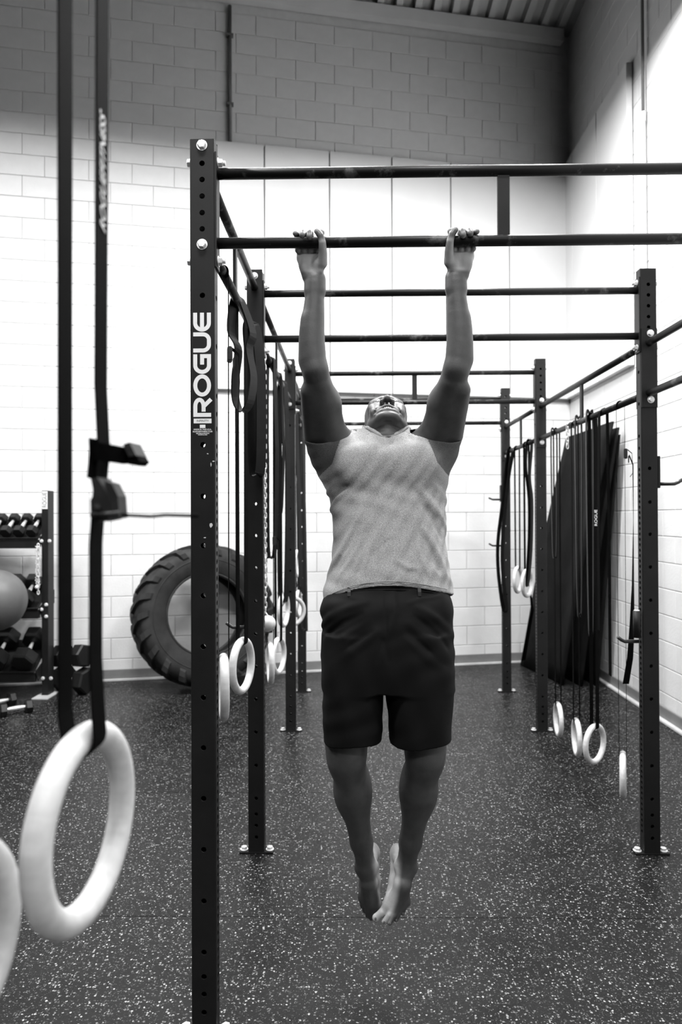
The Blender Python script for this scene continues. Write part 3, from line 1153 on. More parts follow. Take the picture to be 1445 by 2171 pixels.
# loops in the second and third left bays
for (u, v0, v1, w, lab) in ((574, 1140, 1180, 0.045, 'black loop band beside the chain on the left rail'),
                            (590, 1040, 1090, 0.030, 'narrow black loop band just before the third left upright'),
                            (599, 1230, 1270, 0.064, 'long wide black band covering the third left upright')):
    Y = depth_at_x(u, XL, 900)
    zb_ = zat(u, v1, Y)
    band_loop(lab, [(XL - 0.019, Y, zr - 0.01), (XL, Y, zr + 0.0225), (XL + 0.019, Y, zr - 0.01), (XL + 0.03, Y, zr - 0.4), (XL + 0.032, Y, (zr + zb_) / 2), (XL + 0.02, Y, zb_ + 0.05),
                    (XL, Y, zb_), (XL - 0.02, Y, zb_ + 0.05), (XL - 0.022, Y, (zr + zb_) / 2), (XL - 0.024, Y, zr - 0.4)], (0.35, 0.9, 0), w)
for (u, v1, w, lab) in ((622, 1240, 0.064, 'wide black band hanging past the third left upright'),
                        (636, 1330, 0.045, 'black band whose loose end flares out beside the farthest left upright')):
    Y = depth_at_x(u, XL, 900)
    zb_ = zat(u, v1, Y)
    band_loop(lab, [(XL - 0.019, Y, zr - 0.01), (XL, Y, zr + 0.0225), (XL + 0.019, Y, zr - 0.01), (XL + 0.03, Y, zr - 0.4), (XL + 0.04, Y, (zr + zb_) / 2), (XL + 0.05, Y, zb_ + 0.05),
                    (XL + 0.045, Y, zb_), (XL - 0.0, Y, zb_ + 0.06), (XL - 0.022, Y, (zr + zb_) / 2), (XL - 0.024, Y, zr - 0.4)], (0.35, 0.9, 0), w)
# bands at the farthest right upright
Y4 = YS[3] - 0.08
band_loop('long black band bowing out past the farthest right upright',
          [(XR - 0.019, Y4 - .1, ZLOW_R - 0.01), (XR, Y4 - .1, ZLOW_R + 0.0225), (XR + 0.019, Y4 - .1, ZLOW_R - 0.01), A(1078, 1010, Y4), A(1068, 1100, Y4), A(1064, 1180, Y4), A(1068, 1245, Y4), A(1073, 1290, Y4),
           A(1066, 1290, Y4), A(1056, 1215, Y4), A(1055, 1150, Y4), A(1063, 1080, Y4), A(1072, 1000, Y4)], (0.75, 0.6, 0), 0.042)
Y5 = depth_at_x(1122, XR, 1000)
band_loop('black band with a grey print curving down in the far right bay',
          [(XR - 0.019, Y5, ZLOW_R - 0.01), (XR, Y5, ZLOW_R + 0.0225), (XR + 0.019, Y5, ZLOW_R - 0.01), A(1122, 1010, Y5), A(1127, 1060, Y5), A(1126, 1150, Y5), A(1122, 1210, Y5), A(1118, 1240, Y5),
           A(1116, 1235, Y5), A(1118, 1200, Y5), A(1121, 1140, Y5), A(1121, 1060, Y5), A(1114, 990, Y5)], (0.5, 0.8, 0), 0.06)
for (u, v1, w, lab) in ((1174, 1180, 0.03, 'thin black strap loop nearest the third right upright'),
                        (1226, 1300, 0.03, 'narrow black loop band hanging over the leaning mats'),
                        (1250, 1340, 0.03, 'black loop band to the left of the lettered strap')):
    Y = depth_at_x(u, XR, 1000)
    zb_ = zat(u, v1, Y)
    band_loop(lab, [(XR - 0.019, Y, ZLOW_R - 0.01), (XR, Y, ZLOW_R + 0.0225), (XR + 0.019, Y, ZLOW_R - 0.01), (XR + 0.018, Y, (ZLOW_R + zb_) / 2), (XR + 0.012, Y, zb_ + 0.03), (XR, Y, zb_),
                    (XR - 0.012, Y, zb_ + 0.03), (XR - 0.018, Y, (ZLOW_R + zb_) / 2)], (0.1, 1, 0), w)
# lettering on the strap over the mats
Yt = depth_at_x(1268, XR - 0.03, 1098)
pt = at(1267, 1098, Yt)
tm = text_mesh('lettering', 'ROGUE', 0.027, Matrix.Translation((pt.x - 0.018, pt.y - .02, pt.z)) @ Matrix.Rotation(math.radians(30), 4, 'Z') @ Matrix.Rotation(math.radians(-90), 4, 'Z') @ MTX @ Matrix.Rotation(math.radians(90), 4, 'Z'), 'decal', 0.0003)
r_ = root('lettered_strap', 'black strap with small white lettering hanging before the leaning mats', 'strap', (pt.x, pt.y, 0.9))
sp = [(XR - 0.03, Yt, 0.95), (XR - 0.03, Yt, 1.5), (XR - 0.022, Yt, ZLOW_R), (XR, Yt, ZLOW_R + 0.021), (XR + 0.022, Yt, ZLOW_R), (XR + 0.028, Yt, 1.5), (XR + 0.028, Yt, 0.7)]
obj('webbing', MB().ribbon(sp, (0.1, 1, 0), 0.05, 0.003), r_, 'strap')
obj('lettering', tm, r_)


# chain with a ball grip on the left rail
def chain(name, label, top, n, pitch=0.026, wire=0.0032, mname='zinc', cat='chain', lead=None):
    top = Vector(top)
    r = root(name, label, cat, (top.x, top.y, top.z - n * pitch))
    lk = []
    for k in range(16):
        a = 2 * math.pi * k / 16
        lk.append(Vector((0.0085 * math.cos(a), 0, 0.011 * math.sin(a) + (0.0055 if math.sin(a) > 0 else -0.0055))))
    me = MB().tube(lk, wire, 8, closed=True).mesh('link')
    me.materials.append(MT[mname])
    for i in range(n):
        M_ = Matrix.Translation(top - Vector((0, 0, (i + 0.5) * pitch))) @ Matrix.Rotation(math.radians(90 * (i % 2) + 25), 4, 'Z')
        obj('link', me, r, M=M_)
    return r


Yc_ = depth_at_x(561, XL, 1000)
ch = chain('hanging_chain', 'steel chain hanging beside the second left upright', (XL, Yc_, ZLOW_L - 0.016), 52)
zbot = ZLOW_L - 0.016 - 52 * 0.026
obj('snap_hook', MB().tube([(XL, Yc_, zbot), (XL + 0.016, Yc_, zbot - 0.02), (XL + 0.012, Yc_, zbot - 0.055), (XL - 0.008, Yc_, zbot - 0.06), (XL - 0.014, Yc_, zbot - 0.04)], 0.0042, 8), ch, 'zinc')
pb = at(567, 1322, Yc_)
bg = root('ball_grip', 'pale round ball grip under the chain beside the second left upright', 'grip', (pb.x, pb.y, pb.z - 0.045))
obj('ball', MB().sphere((pb.x, pb.y, pb.z), 0.043), bg, 'wood')
obj('eye_bolt', MB().cyl((pb.x, pb.y, pb.z + 0.04), (pb.x - 0.008, pb.y, zbot - 0.055), 0.004, 8), bg, 'zinc')
Yc2 = depth_at_x(1210, XR, 920)
ch2 = chain('hanging_chain', 'short pale chain end draped over the right rail', (XR - 0.024, Yc2, ZLOW_R + 0.012), 7, 0.022, 0.003)
obj('rail_wrap', MB().tube([(XR + 0.024 * math.cos(a), Yc2, ZLOW_R + 0.024 * math.sin(a)) for a in [k * math.pi / 8 for k in range(-2, 9)]], 0.006, 8), ch2, 'zinc')

# ================================================================== leaning rubber mats by the right wall
def leaning_mat(label, b0, b1, t1, t0, thick, wave):
    """sheet with corners bottom-far, bottom-near, top-near, top-far, gently buckled"""
    b0, b1, t1, t0 = Vector(b0), Vector(b1), Vector(t1), Vector(t0)
    r = root('rubber_mat', label, 'mat', (b0 + b1) / 2, 'leaning rubber mats')
    nx, nz = 10, 16
    nrm = (b1 - b0).cross(t0 - b0).normalized()
    if nrm.x > 0:
        nrm = -nrm
    F, B = [], []
    for j in range(nz + 1):
        for i in range(nx + 1):
            a, c = i / nx, j / nz
            p = (b0 * (1 - a) + b1 * a) * (1 - c) + (t0 * (1 - a) + t1 * a) * c
            w_ = wave * (math.sin(a * 7.0 + c * 2.0) + 0.5 * math.sin(a * 13 + 1.3 + c)) * (0.25 + 0.75 * math.sin(math.pi * min(1, c * 1.05)))
            F.append(p + nrm * (w_ + thick))
            B.append(p + nrm * w_)
    mb = MB()
    N = len(F)
    fs = []
    for j in range(nz):
        for i in range(nx):
            q = j * (nx + 1) + i
            fs.append((q, q + 1, q + nx + 2, q + nx + 1))
            fs.append((N + q, N + q + nx + 1, N + q + nx + 2, N + q + 1))
    rim = [i for i in range(nx + 1)] + [j * (nx + 1) + nx for j in range(1, nz + 1)] + [nz * (nx + 1) + i for i in range(nx - 1, -1, -1)] + [j * (nx + 1) for j in range(nz - 1, 0, -1)]
    for a, b in zip(rim, rim[1:] + rim[:1]):
        fs.append((a, b, N + b, N + a))
    mb.add(F + B, fs, True)
    obj('sheet', mb, r, 'mat_sheet')
    return r


leaning_mat('frontmost black rubber mat leaning on the right wall', (1.80, 7.28, 0.004), (1.98, 6.42, 0.004), (2.31, 6.02, 2.41), (2.17, 6.86, 2.37), 0.018, 0.022)
leaning_mat('black rubber mat behind the frontmost leaning mat', (2.02, 7.24, 0.004), (2.13, 6.36, 0.004), (2.36, 6.03, 2.36), (2.25, 6.90, 2.35), 0.015, 0.010)
leaning_mat('innermost black rubber mat leaning against the right wall', (2.20, 7.22, 0.004), (2.27, 6.34, 0.004), (2.375, 6.05, 2.30), (2.30, 6.92, 2.30), 0.012, 0.004)
pf = at(1108, 1400, 7.15)
r_ = root('strap_tail', 'loose black webbing hanging down left of the leaning mats', 'strap', (pf.x, 7.15, 0.03))
obj('webbing', MB().ribbon([at(1122, 1240, 6.9), at(1128, 1295, 6.95), at(1121, 1330, 7.0), at(1109, 1400, 7.1)], (0.8, 0.5, 0), [0.012, 0.04, 0.05, 0.055], 0.003), r_, 'strap')

# ================================================================== tractor tyre
def tyre():
    Yt_ = 6.40
    c = at(432, 1302, Yt_)
    c.z = 0.672
    r = root('tractor_tyre', 'big worn tractor tyre leaning against the white back wall', 'tyre', (c.x, c.y, 0))
    Rm = Matrix.Rotation(math.radians(27), 3, 'Z') @ Matrix.Rotation(math.radians(-9), 3, 'X')
    ax = Rm @ Vector((0, -1, 0))
    prof = [(0.365, 0.120), (0.372, 0.150), (0.40, 0.168), (0.47, 0.186), (0.54, 0.190), (0.595, 0.178), (0.622, 0.150), (0.634, 0.08), (0.638, 0.0), (0.634, -0.08),
            (0.622, -0.150), (0.595, -0.178), (0.54, -0.190), (0.47, -0.186), (0.40, -0.168), (0.372, -0.150), (0.365, -0.120), (0.385, -0.11), (0.46, -0.165),
            (0.57, -0.16), (0.605, -0.10), (0.612, 0), (0.605, 0.10), (0.57, 0.16), (0.46, 0.165), (0.385, 0.11)]
    obj('carcass', MB().lathe(prof, c, ax, 96, closed=True), r, 'tyre')
    obj('bead_ring', MB().torus(c + ax * 0.152, ax, 0.377, 0.011, 72, 8), r, 'tyre')
    obj('sidewall_rib', MB().torus(c + ax * 0.186, ax, 0.505, 0.006, 72, 8), r, 'tyre')
    x0 = ax.orthogonal().normalized()
    y0 = ax.cross(x0)
    n = 22
    lug = MB()
    pts = []
    # curved lug running from shoulder to centre, in (radius, along axis, angle) coordinates
    path = [(0.530, 0.184, -0.055), (0.575, 0.184, -0.028), (0.615, 0.168, 0.0), (0.632, 0.120, 0.05), (0.638, 0.05, 0.115), (0.640, -0.015, 0.17)]
    for k in range(2 * n):
        s = 1 if k % 2 else -1
        a0 = 2 * math.pi * k / (2 * n)
        mb = MB()
        vs = []
        for (rr, h, da) in path:
            for da2, rise in ((-0.062, 0.0), (-0.046, 0.030), (0.046, 0.030), (0.062, 0.0)):
                a = a0 + da + da2
                rad = rr + rise - 0.006
                hh = s * (h + (0.016 if rise and h > 0.15 else 0))
                vs.append(c + ax * hh + (x0 * math.cos(a) + y0 * math.sin(a)) * rad)
        fs = []
        for i in range(len(path) - 1):
            for q in range(3):
                fs.append((i * 4 + q, i * 4 + q + 1, i * 4 + q + 5, i * 4 + q + 4))
        fs += [(0, 1, 2, 3), tuple(range(len(vs) - 1, len(vs) - 5, -1))]
        mb.add(vs, fs)
        obj('tread_lug', mb, r, 'tyre')


tyre()


# ================================================================== dumbbell rack and dumbbells
def dumbbell(label, c, axis, hr, hl, grip, name='hex_dumbbell', group='hex dumbbells', spin=0.0, hr2=None):
    c = Vector(c)
    ax = Vector(axis).normalized()
    r = root(name, label, 'dumbbell', c - Vector((0, 0, hr * 0.87)), group)
    up = Vector((0, 0, 1))
    ex = (up - ax * up.dot(ax)).normalized()
    ey = ax.cross(ex)
    ex2 = ex * math.cos(spin) + ey * math.sin(spin)
    for s in (-1, 1):
        a = c + ax * (s * grip / 2)
        mb = MB()
        z = ax * s
        x = ex2
        y = z.cross(x)
        prof = [(hr * 0.55, 0), (hr * 0.93, 0.004), (hr, hl * 0.12), (hr, hl * 0.86), (hr * 0.90, hl), (0.0001, hl)]
        vs = []
        for rr, h in prof:
            for k in range(6):
                an = math.radians(30 + 60 * k)
                vs.append(a + z * h + (x * math.cos(an) + y * math.sin(an)) * rr)
        fs = []
        for i in range(len(prof) - 1):
            for k in range(6):
                fs.append((i * 6 + k, i * 6 + (k + 1) % 6, (i + 1) * 6 + (k + 1) % 6, (i + 1) * 6 + k))
        fs.append(tuple(range(6)))
        mb.add(vs, fs)
        obj('head', mb, r, 'hex')
    prof = [(0.0135, -grip / 2), (0.0135, -grip * 0.4), (0.0165, -grip * 0.2), (0.0175, 0), (0.0165, grip * 0.2), (0.0135, grip * 0.4), (0.0135, grip / 2)]
    obj('handle', MB().lathe(prof, c, ax, 20), r, 'chrome')
    return r


fz = lambda v: 1.58 * FPX / (v - 1098)
YR = 6.03
pu = at(95, 1300, YR)
XU = pu.x
rack = root('dumbbell_rack', 'three-tier black steel dumbbell rack at the left edge', 'rack', (XU - 0.8, YR + 0.1, 0))
ztop = zat(95, 1040, YR)
for x in (XU, XU - 1.75):
    up = obj('rack_upright', MB().box((x, YR + 0.06, ztop / 2), (0.058, 0.12, ztop), bev=0.003), rack, 'steel')
    obj('foot_plate', MB().box((x, YR + 0.02, 0.006), (0.14, 0.26, 0.012), bev=0.002), up, 'zinc')
    if x == XU:
        obj('decal', MB().box((x, YR - 0.0008, ztop - 0.085), (0.05, 0.0012, 0.158)), up, 'decal', label='white plate with dark lettering')
        obj('decal_text', text_mesh('decal_text', 'ROGUE', 0.052, Matrix.Translation((x, YR - 0.0016, ztop - 0.085)) @ MTX @ Matrix.Rotation(math.radians(90), 4, 'Z'), 'decal_ink', 0.0002, xscale=0.78), up)
        for (u, v) in ((98, 1282), (98, 1307), (105, 1147), (88, 1147), (88, 1292), (91, 1438), (108, 1438)):
            q = at(u, v, YR - 0.001)
            obj('bolt', HEX, up, M=Matrix.Translation(q) @ AX['-y'])
shelf_specs = [(zat(40, 1143, YR - 0.02), YR - 0.02, 'top'), (zat(40, 1292, YR - 0.03), YR - 0.03, 'mid'), (zat(40, 1427, YR - 0.10), YR - 0.10, 'low')]
TILT = math.radians(36)
SD = Vector((0, math.cos(TILT), math.sin(TILT)))
SN = Vector((0, -math.sin(TILT), math.cos(TILT)))
RT = Matrix.Rotation(TILT, 3, 'X')
LEN = {'top': 0.30, 'mid': 0.34, 'low': 0.40}
for z, y, nm in shelf_specs:
    f0 = Vector((XU - 0.90, y, z))
    L_ = LEN[nm]
    sh = obj('shelf', MB().box(f0 + SD * (L_ / 2) - SN * 0.004, (1.70, L_, 0.006), RT, bev=0.001), rack, 'steel')
    obj('front_lip', MB().box(f0 + SN * 0.004, (1.70, 0.006, 0.022), RT, bev=0.001), sh, 'buckle')
    obj('front_rail', MB().box(f0 + Vector((0, 0.03, -0.045)), (1.70, 0.05, 0.075), bev=0.002), rack, 'steel')
    obj('bracket', MB().poly([(XU - 0.04, y + 0.0, z + 0.015), (XU - 0.04, y + 0.05, z - 0.08), (XU - 0.04, y + L_ * 0.9, z + 0.02), (XU - 0.04, y + L_ * 0.9, z + L_ * 0.42)], (0.006, 0, 0)), rack, 'steel')

names_top = ['small black hex dumbbell on the top shelf, next to the rack upright', 'small black hex dumbbell on the top shelf, second from the upright',
             'small black hex dumbbell on the top shelf, third from the upright', 'small black hex dumbbell on the top shelf, cut by the picture edge']
z, y, _ = shelf_specs[0]
for i, u in enumerate((79, 52, 25, -2)):
    x = at(u, 1110, YR + 0.1).x
    hr = 0.052
    c = Vector((x, y, z)) + SD * 0.150 + SN * (hr * 0.87)
    dumbbell(names_top[i], c, SD, hr, 0.070, 0.115)
z, y, _ = shelf_specs[1]
for i, (u, lab) in enumerate(((73, 'black hex dumbbell on the middle shelf behind the short chain'), (36, 'black hex dumbbell on the middle shelf beside the grey ball'))):
    x = at(u, 1220, YR + 0.15).x
    hr = 0.085
    c = Vector((x, y, z)) + SD * 0.170 + SN * (hr * 0.87)
    dumbbell(lab, c, SD, hr, 0.090, 0.120)
z, y, _ = shelf_specs[2]
for i, (u, lab) in enumerate(((73, 'large black hex dumbbell on the bottom shelf, next to the upright'), (15, 'large black hex dumbbell on the bottom shelf, under the grey ball'))):
    x = at(u, 1370, YR + 0.1).x
    hr = 0.105
    c = Vector((x, y, z)) + SD * 0.205 + SN * (hr * 0.87)
    dumbbell(lab, c, SD, hr, 0.120, 0.130)
# chain hanging on the rack
pc = at(81, 1153, YR - 0.05)
ch3 = chain('rack_chain', 'bundled pale chain hanging from the top shelf of the rack', pc, 17, 0.026, 0.0045)
for dx in (-0.014, 0.012):
    lk = [Vector((pc.x + dx + 0.004 * math.sin(k), pc.y - 0.01, pc.z - 0.02 - k * 0.0125)) for k in range(30)]
    obj('loose_strand', MB().tube([p_ + Vector((0.006 * (1 if i % 2 else -1), 0, 0)) for i, p_ in enumerate(lk)], 0.0045, 6), ch3, 'zinc')
pz = at(78, 1245, YR - 0.06)
obj('clip', MB().sphere(pz, 0.018, 14, 8), ch3, 'zinc')

# grey exercise ball in front of the rack
pb = at(-12, 1273, 5.62)
gb = root('exercise_ball', 'blurred grey exercise ball at the left picture edge before the rack', 'ball', (pb.x, pb.y, pb.z - 0.25))
obj('ball', MB().sphere(pb, 0.255, 40, 24), gb, 'ball')
obj('valve', MB().cyl(pb + Vector((0.10, -0.2415, 0.0)), pb + Vector((0.104, -0.252, 0.0)), 0.012, 12), gb, 'hex')

# hex dumbbells piled on the floor to the right of the rack
YP = 6.12
q = at(160, 1452, YP)
dumbbell('black hex dumbbell standing at the foot of the pile right of the rack', (q.x - 0.04, YP + 0.07, 0.115), (0.86, -0.40, 0), 0.120, 0.125, 0.125, group='piled hex dumbbells', spin=0.25)
dumbbell('black hex dumbbell lying on top of the pile right of the rack', (q.x - 0.065, YP + 0.08, 0.325), (0.86, -0.40, 0.10), 0.110, 0.120, 0.125, group='piled hex dumbbells', spin=-0.25)
# two chrome-handled dumbbells on the floor in front of the rack
q1 = at(30, 1520, 5.45)
dumbbell('small chrome-handled dumbbell lying on the floor before the rack', (q1.x, 5.48, 0.052), (0.78, 0.62, 0), 0.058, 0.055, 0.135, group='dumbbells on the floor')
q2 = at(2, 1508, 5.6)
dumbbell('small chrome-handled dumbbell on the floor cut by the left picture edge', (q2.x - 0.05, 5.68, 0.052), (0.62, 0.78, 0), 0.058, 0.055, 0.135, group='dumbbells on the floor')


# ================================================================== THE MAN
class Field:
    def __init__(s, lo, hi, h):
        s.lo, s.h = np.array(lo, float), h
        s.n = np.ceil((np.array(hi) - s.lo) / h).astype(int) + 1
        s.d = np.full(tuple(s.n), 1.0, np.float32)

    def grid(s, lo, hi):
        i0 = np.maximum(np.floor((np.array(lo) - s.lo) / s.h).astype(int), 0)
        i1 = np.minimum(np.ceil((np.array(hi) - s.lo) / s.h).astype(int) + 1, s.n)
        if np.any(i1 <= i0):
            return None
        ax = [(s.lo[a] + s.h * np.arange(i0[a], i1[a])).astype(np.float32) for a in range(3)]
        sl = tuple(slice(i0[a], i1[a]) for a in range(3))
        return sl, ax[0][:, None, None], ax[1][None, :, None], ax[2][None, None, :]

    def put(s, sl, b, k, op):
        a = s.d[sl]
        if op == 'add':
            if k <= 0:
                s.d[sl] = np.minimum(a, b)
            else:
                h = np.clip(0.5 + 0.5 * (b - a) / k, 0, 1)
                s.d[sl] = b * (1 - h) + a * h - k * h * (1 - h)
        else:
            b = -b
            if k <= 0:
                s.d[sl] = np.maximum(a, b)
            else:
                h = np.clip(0.5 - 0.5 * (b - a) / k, 0, 1)
                s.d[sl] = b * (1 - h) + a * h + k * h * (1 - h)

    def cone(s, a, b, ra, rb, k=0.02, op='add'):
        a, b = np.array(a, float), np.array(b, float)
        R = max(ra, rb) + k + 0.012
        g = s.grid(np.minimum(a, b) - R, np.maximum(a, b) + R)
        if g is None:
            return
        sl, X, Y, Z = g
        ba = b - a
        L2 = max(float(ba @ ba), 1e-12)
        t = np.clip(((X - a[0]) * ba[0] + (Y - a[1]) * ba[1] + (Z - a[2]) * ba[2]) / L2, 0, 1)
        d = np.sqrt((X - a[0] - t * ba[0]) ** 2 + (Y - a[1] - t * ba[1]) ** 2 + (Z - a[2] - t * ba[2]) ** 2) - (ra + (rb - ra) * t)
        s.put(sl, d.astype(np.float32), k, op)

    def chain(s, pts, rs, k=0.02, op='add'):
        pts = [np.array(p, float) for p in pts]
        R = max(rs) + k + 0.012
        g = s.grid(np.min(pts, 0) - R, np.max(pts, 0) + R)
        if g is None:
            return
        sl, X, Y, Z = g
        best = None
        for i in range(len(pts) - 1):
            a, ba = pts[i], pts[i + 1] - pts[i]
            L2 = max(float(ba @ ba), 1e-12)
            t = np.clip(((X - a[0]) * ba[0] + (Y - a[1]) * ba[1] + (Z - a[2]) * ba[2]) / L2, 0, 1)
            d = np.sqrt((X - a[0] - t * ba[0]) ** 2 + (Y - a[1] - t * ba[1]) ** 2 + (Z - a[2] - t * ba[2]) ** 2) - (rs[i] + (rs[i + 1] - rs[i]) * t)
            best = d if best is None else np.minimum(best, d)
        s.put(sl, best.astype(np.float32), k, op)

    def ell(s, c, r, k=0.02, op='add', R=None):
        c, r = np.array(c, float), np.array(r, float)
        m = r.max() + k + 0.012
        g = s.grid(c - m, c + m)
        if g is None:
            return
        sl, X, Y, Z = g
        x, y, z = X - c[0], Y - c[1], Z - c[2]
        if R is not None:
            R = np.array(R)
            x, y, z = (R[0, 0] * x + R[1, 0] * y + R[2, 0] * z, R[0, 1] * x + R[1, 1] * y + R[2, 1] * z, R[0, 2] * x + R[1, 2] * y + R[2, 2] * z)
        k0 = np.sqrt((x / r[0]) ** 2 + (y / r[1]) ** 2 + (z / r[2]) ** 2)
        k1 = np.sqrt((x / r[0] ** 2) ** 2 + (y / r[1] ** 2) ** 2 + (z / r[2] ** 2) ** 2)
        d = np.where(k1 > 1e-6, k0 * (k0 - 1) / np.maximum(k1, 1e-6), -r.min())
        s.put(sl, d.astype(np.float32), k, op)

    def loft(s, rows, k=0.02, op='add', p=2.4, end=0.0):
        """stack of superellipses: rows (z, cx, cy, rx, ry), z ascending"""
        rows = np.array(sorted(rows), float)
        zz = rows[:, 0]
        R = rows[:, 3:].max() + k + 0.02
        g = s.grid((rows[:, 1].min() - R, rows[:, 2].min() - R, zz[0] - k - 0.02), (rows[:, 1].max() + R, rows[:, 2].max() + R, zz[-1] + k + 0.02))
        if g is None:
            return
        sl, X, Y, Z = g
        zc = np.clip(Z, zz[0], zz[-1])
        # smooth (Hermite) interpolation of the rows
        def itp(col):
            m = np.gradient(rows[:, col], zz)
            i = np.clip(np.searchsorted(zz, zc.ravel(), 'right') - 1, 0, len(zz) - 2)
            h = zz[i + 1] - zz[i]
            t = (zc.ravel() - zz[i]) / h
            y = ((2 * t ** 3 - 3 * t ** 2 + 1) * rows[i, col] + (t ** 3 - 2 * t ** 2 + t) * h * m[i] + (-2 * t ** 3 + 3 * t ** 2) * rows[i + 1, col] + (t ** 3 - t ** 2) * h * m[i + 1])
            return y.reshape(zc.shape).astype(np.float32)
        cx, cy, rx, ry = (itp(c) for c in (1, 2, 3, 4))
        q = (np.abs((X - cx) / rx) ** p + np.abs((Y - cy) / ry) ** p) ** (1 / p)
        d = (q - 1) * np.minimum(rx, ry)
        dz = np.maximum(zz[0] - Z, Z - zz[-1])
        d = np.where(dz > 0, np.sqrt(np.maximum(d, 0) ** 2 + dz ** 2), np.maximum(d, dz * 1.0))
        s.put(sl, d.astype(np.float32), k, op)

    def ridge(s, pts, A, w):
        """raise (A>0) or press in (A<0) a soft fold along a polyline"""
        pts = [np.array(p, float) for p in pts]
        lo = np.min(pts, 0) - 2.6 * w
        hi = np.max(pts, 0) + 2.6 * w
        g = s.grid(lo, hi)
        if g is None:
            return
        sl, X, Y, Z = g
        best, tt = None, None
        n = len(pts) - 1
        for i in range(n):
            a, ba = pts[i], pts[i + 1] - pts[i]
            L2 = max(float(ba @ ba), 1e-12)
            t = np.clip(((X - a[0]) * ba[0] + (Y - a[1]) * ba[1] + (Z - a[2]) * ba[2]) / L2, 0, 1)
            d2 = (X - a[0] - t * ba[0]) ** 2 + (Y - a[1] - t * ba[1]) ** 2 + (Z - a[2] - t * ba[2]) ** 2
            if best is None:
                best, tt = d2, (i + t) / n
            else:
                m = d2 < best
                tt = np.where(m, (i + t) / n, tt)
                best = np.where(m, d2, best)
        s.d[sl] -= (A * np.exp(-best / (w * w)) * np.sin(np.pi * np.clip(0.12 + 0.76 * tt, 0, 1))).astype(np.float32)

    def mesh(s, name):
        d = s.d
        sg = d < 0
        c = [sg[i:sg.shape[0] - 1 + i, j:sg.shape[1] - 1 + j, k:sg.shape[2] - 1 + k] for i in (0, 1) for j in (0, 1) for k in (0, 1)]
        an = c[0].copy()
        al = c[0].copy()
        for q in c[1:]:
            an |= q
            al &= q
        idx = np.argwhere(an & ~al)
        del an, al, c
        cs = np.array(sg.shape) - 1
        key = (idx[:, 0] * cs[1] + idx[:, 1]) * cs[2] + idx[:, 2]
        val = np.stack([d[idx[:, 0] + i, idx[:, 1] + j, idx[:, 2] + k] for i in (0, 1) for j in (0, 1) for k in (0, 1)], 1)
        off = np.array([(i, j, k) for i in (0, 1) for j in (0, 1) for k in (0, 1)], float)
        acc = np.zeros((len(idx), 3))
        cnt = np.zeros(len(idx))
        for a in range(8):
            for b in range(a + 1, 8):
                if np.abs(off[a] - off[b]).sum() != 1:
                    continue
                va, vb = val[:, a], val[:, b]
                m = (va < 0) != (vb < 0)
                t = np.where(m, va / np.where(m, va - vb, 1), 0)
                acc[m] += (off[a] + (off[b] - off[a]) * t[:, None])[m]
                cnt[m] += 1
        V = s.lo + (idx + acc / cnt[:, None]) * s.h
        F = []
        for ax in range(3):
            sl0 = [slice(None)] * 3
            sl1 = [slice(None)] * 3
            sl0[ax] = slice(0, -1)
            sl1[ax] = slice(1, None)
            df = np.argwhere(sg[tuple(sl0)] != sg[tuple(sl1)])
            o = [a for a in range(3) if a != ax]
            ok = (df[:, o[0]] > 0) & (df[:, o[1]] > 0) & (df[:, o[0]] < cs[o[0]]) & (df[:, o[1]] < cs[o[1]])
            df = df[ok]
            ins = sg[df[:, 0], df[:, 1], df[:, 2]]
            qs = []
            for e in ((-1, -1), (0, -1), (0, 0), (-1, 0)):
                q = df.copy()
                q[:, o[0]] += e[0]
                q[:, o[1]] += e[1]
                qs.append(np.searchsorted(key, (q[:, 0] * cs[1] + q[:, 1]) * cs[2] + q[:, 2]))
            Q = np.stack(qs, 1)
            flip = ins if ax != 1 else ~ins
            Q[~flip] = Q[~flip][:, ::-1]
            F.append(Q)
        F = np.concatenate(F)
        me = bpy.data.meshes.new(name)
        me.vertices.add(len(V))
        me.vertices.foreach_set('co', V.astype(np.float32).ravel())
        me.loops.add(len(F) * 4)
        me.loops.foreach_set('vertex_index', F.astype(np.int32).ravel())
        me.polygons.add(len(F))
        me.polygons.foreach_set('loop_start', np.arange(0, len(F) * 4, 4, dtype=np.int32))
        me.polygons.foreach_set('loop_total', np.full(len(F), 4, dtype=np.int32))
        me.polygons.foreach_set('use_smooth', np.ones(len(F), bool))
        me.update(calc_edges=True)
        return me, V, F


def relax(V, F, it=2, lam=0.5):
    """a little Laplacian smoothing along quad edges"""
    e = np.concatenate([F[:, [0, 1]], F[:, [1, 2]], F[:, [2, 3]], F[:, [3, 0]]])
    for _ in range(it):
        acc = np.zeros_like(V)
        cn = np.zeros(len(V))
        for a in range(3):
            acc[:, a] = np.bincount(e[:, 0], V[e[:, 1], a], len(V)) + np.bincount(e[:, 1], V[e[:, 0], a], len(V))
        cn = np.bincount(e[:, 0], minlength=len(V)) + np.bincount(e[:, 1], minlength=len(V))
        V = V + lam * (acc / np.maximum(cn, 1)[:, None] - V)
    return V


MX = 0.1215                       # the man's mid-plane
man = root('person', 'barefoot man in a grey t-shirt and black shorts hanging from the pull-up bar', 'person', (MX, 2.25, 0.16))

B = Field((-0.20, 2.03, 0.13), (0.45, 2.53, 2.49), 0.0026)
bar_c = Vector((0, YS[0] + PD / 2, 2.431))
# joint positions; image-left arm is his right
HX = (at(655, 513, 2.105).x, at(980, 510, 2.105).x)
hm = (HX[0] + HX[1]) / 2


def mir(p, s):
    """s=-1 image-left (as given), s=+1 mirrored about the mid-plane of the two hands"""
    return (p[0] if s < 0 else 2 * hm - p[0], p[1], p[2])


def cols(tone):
    return tone


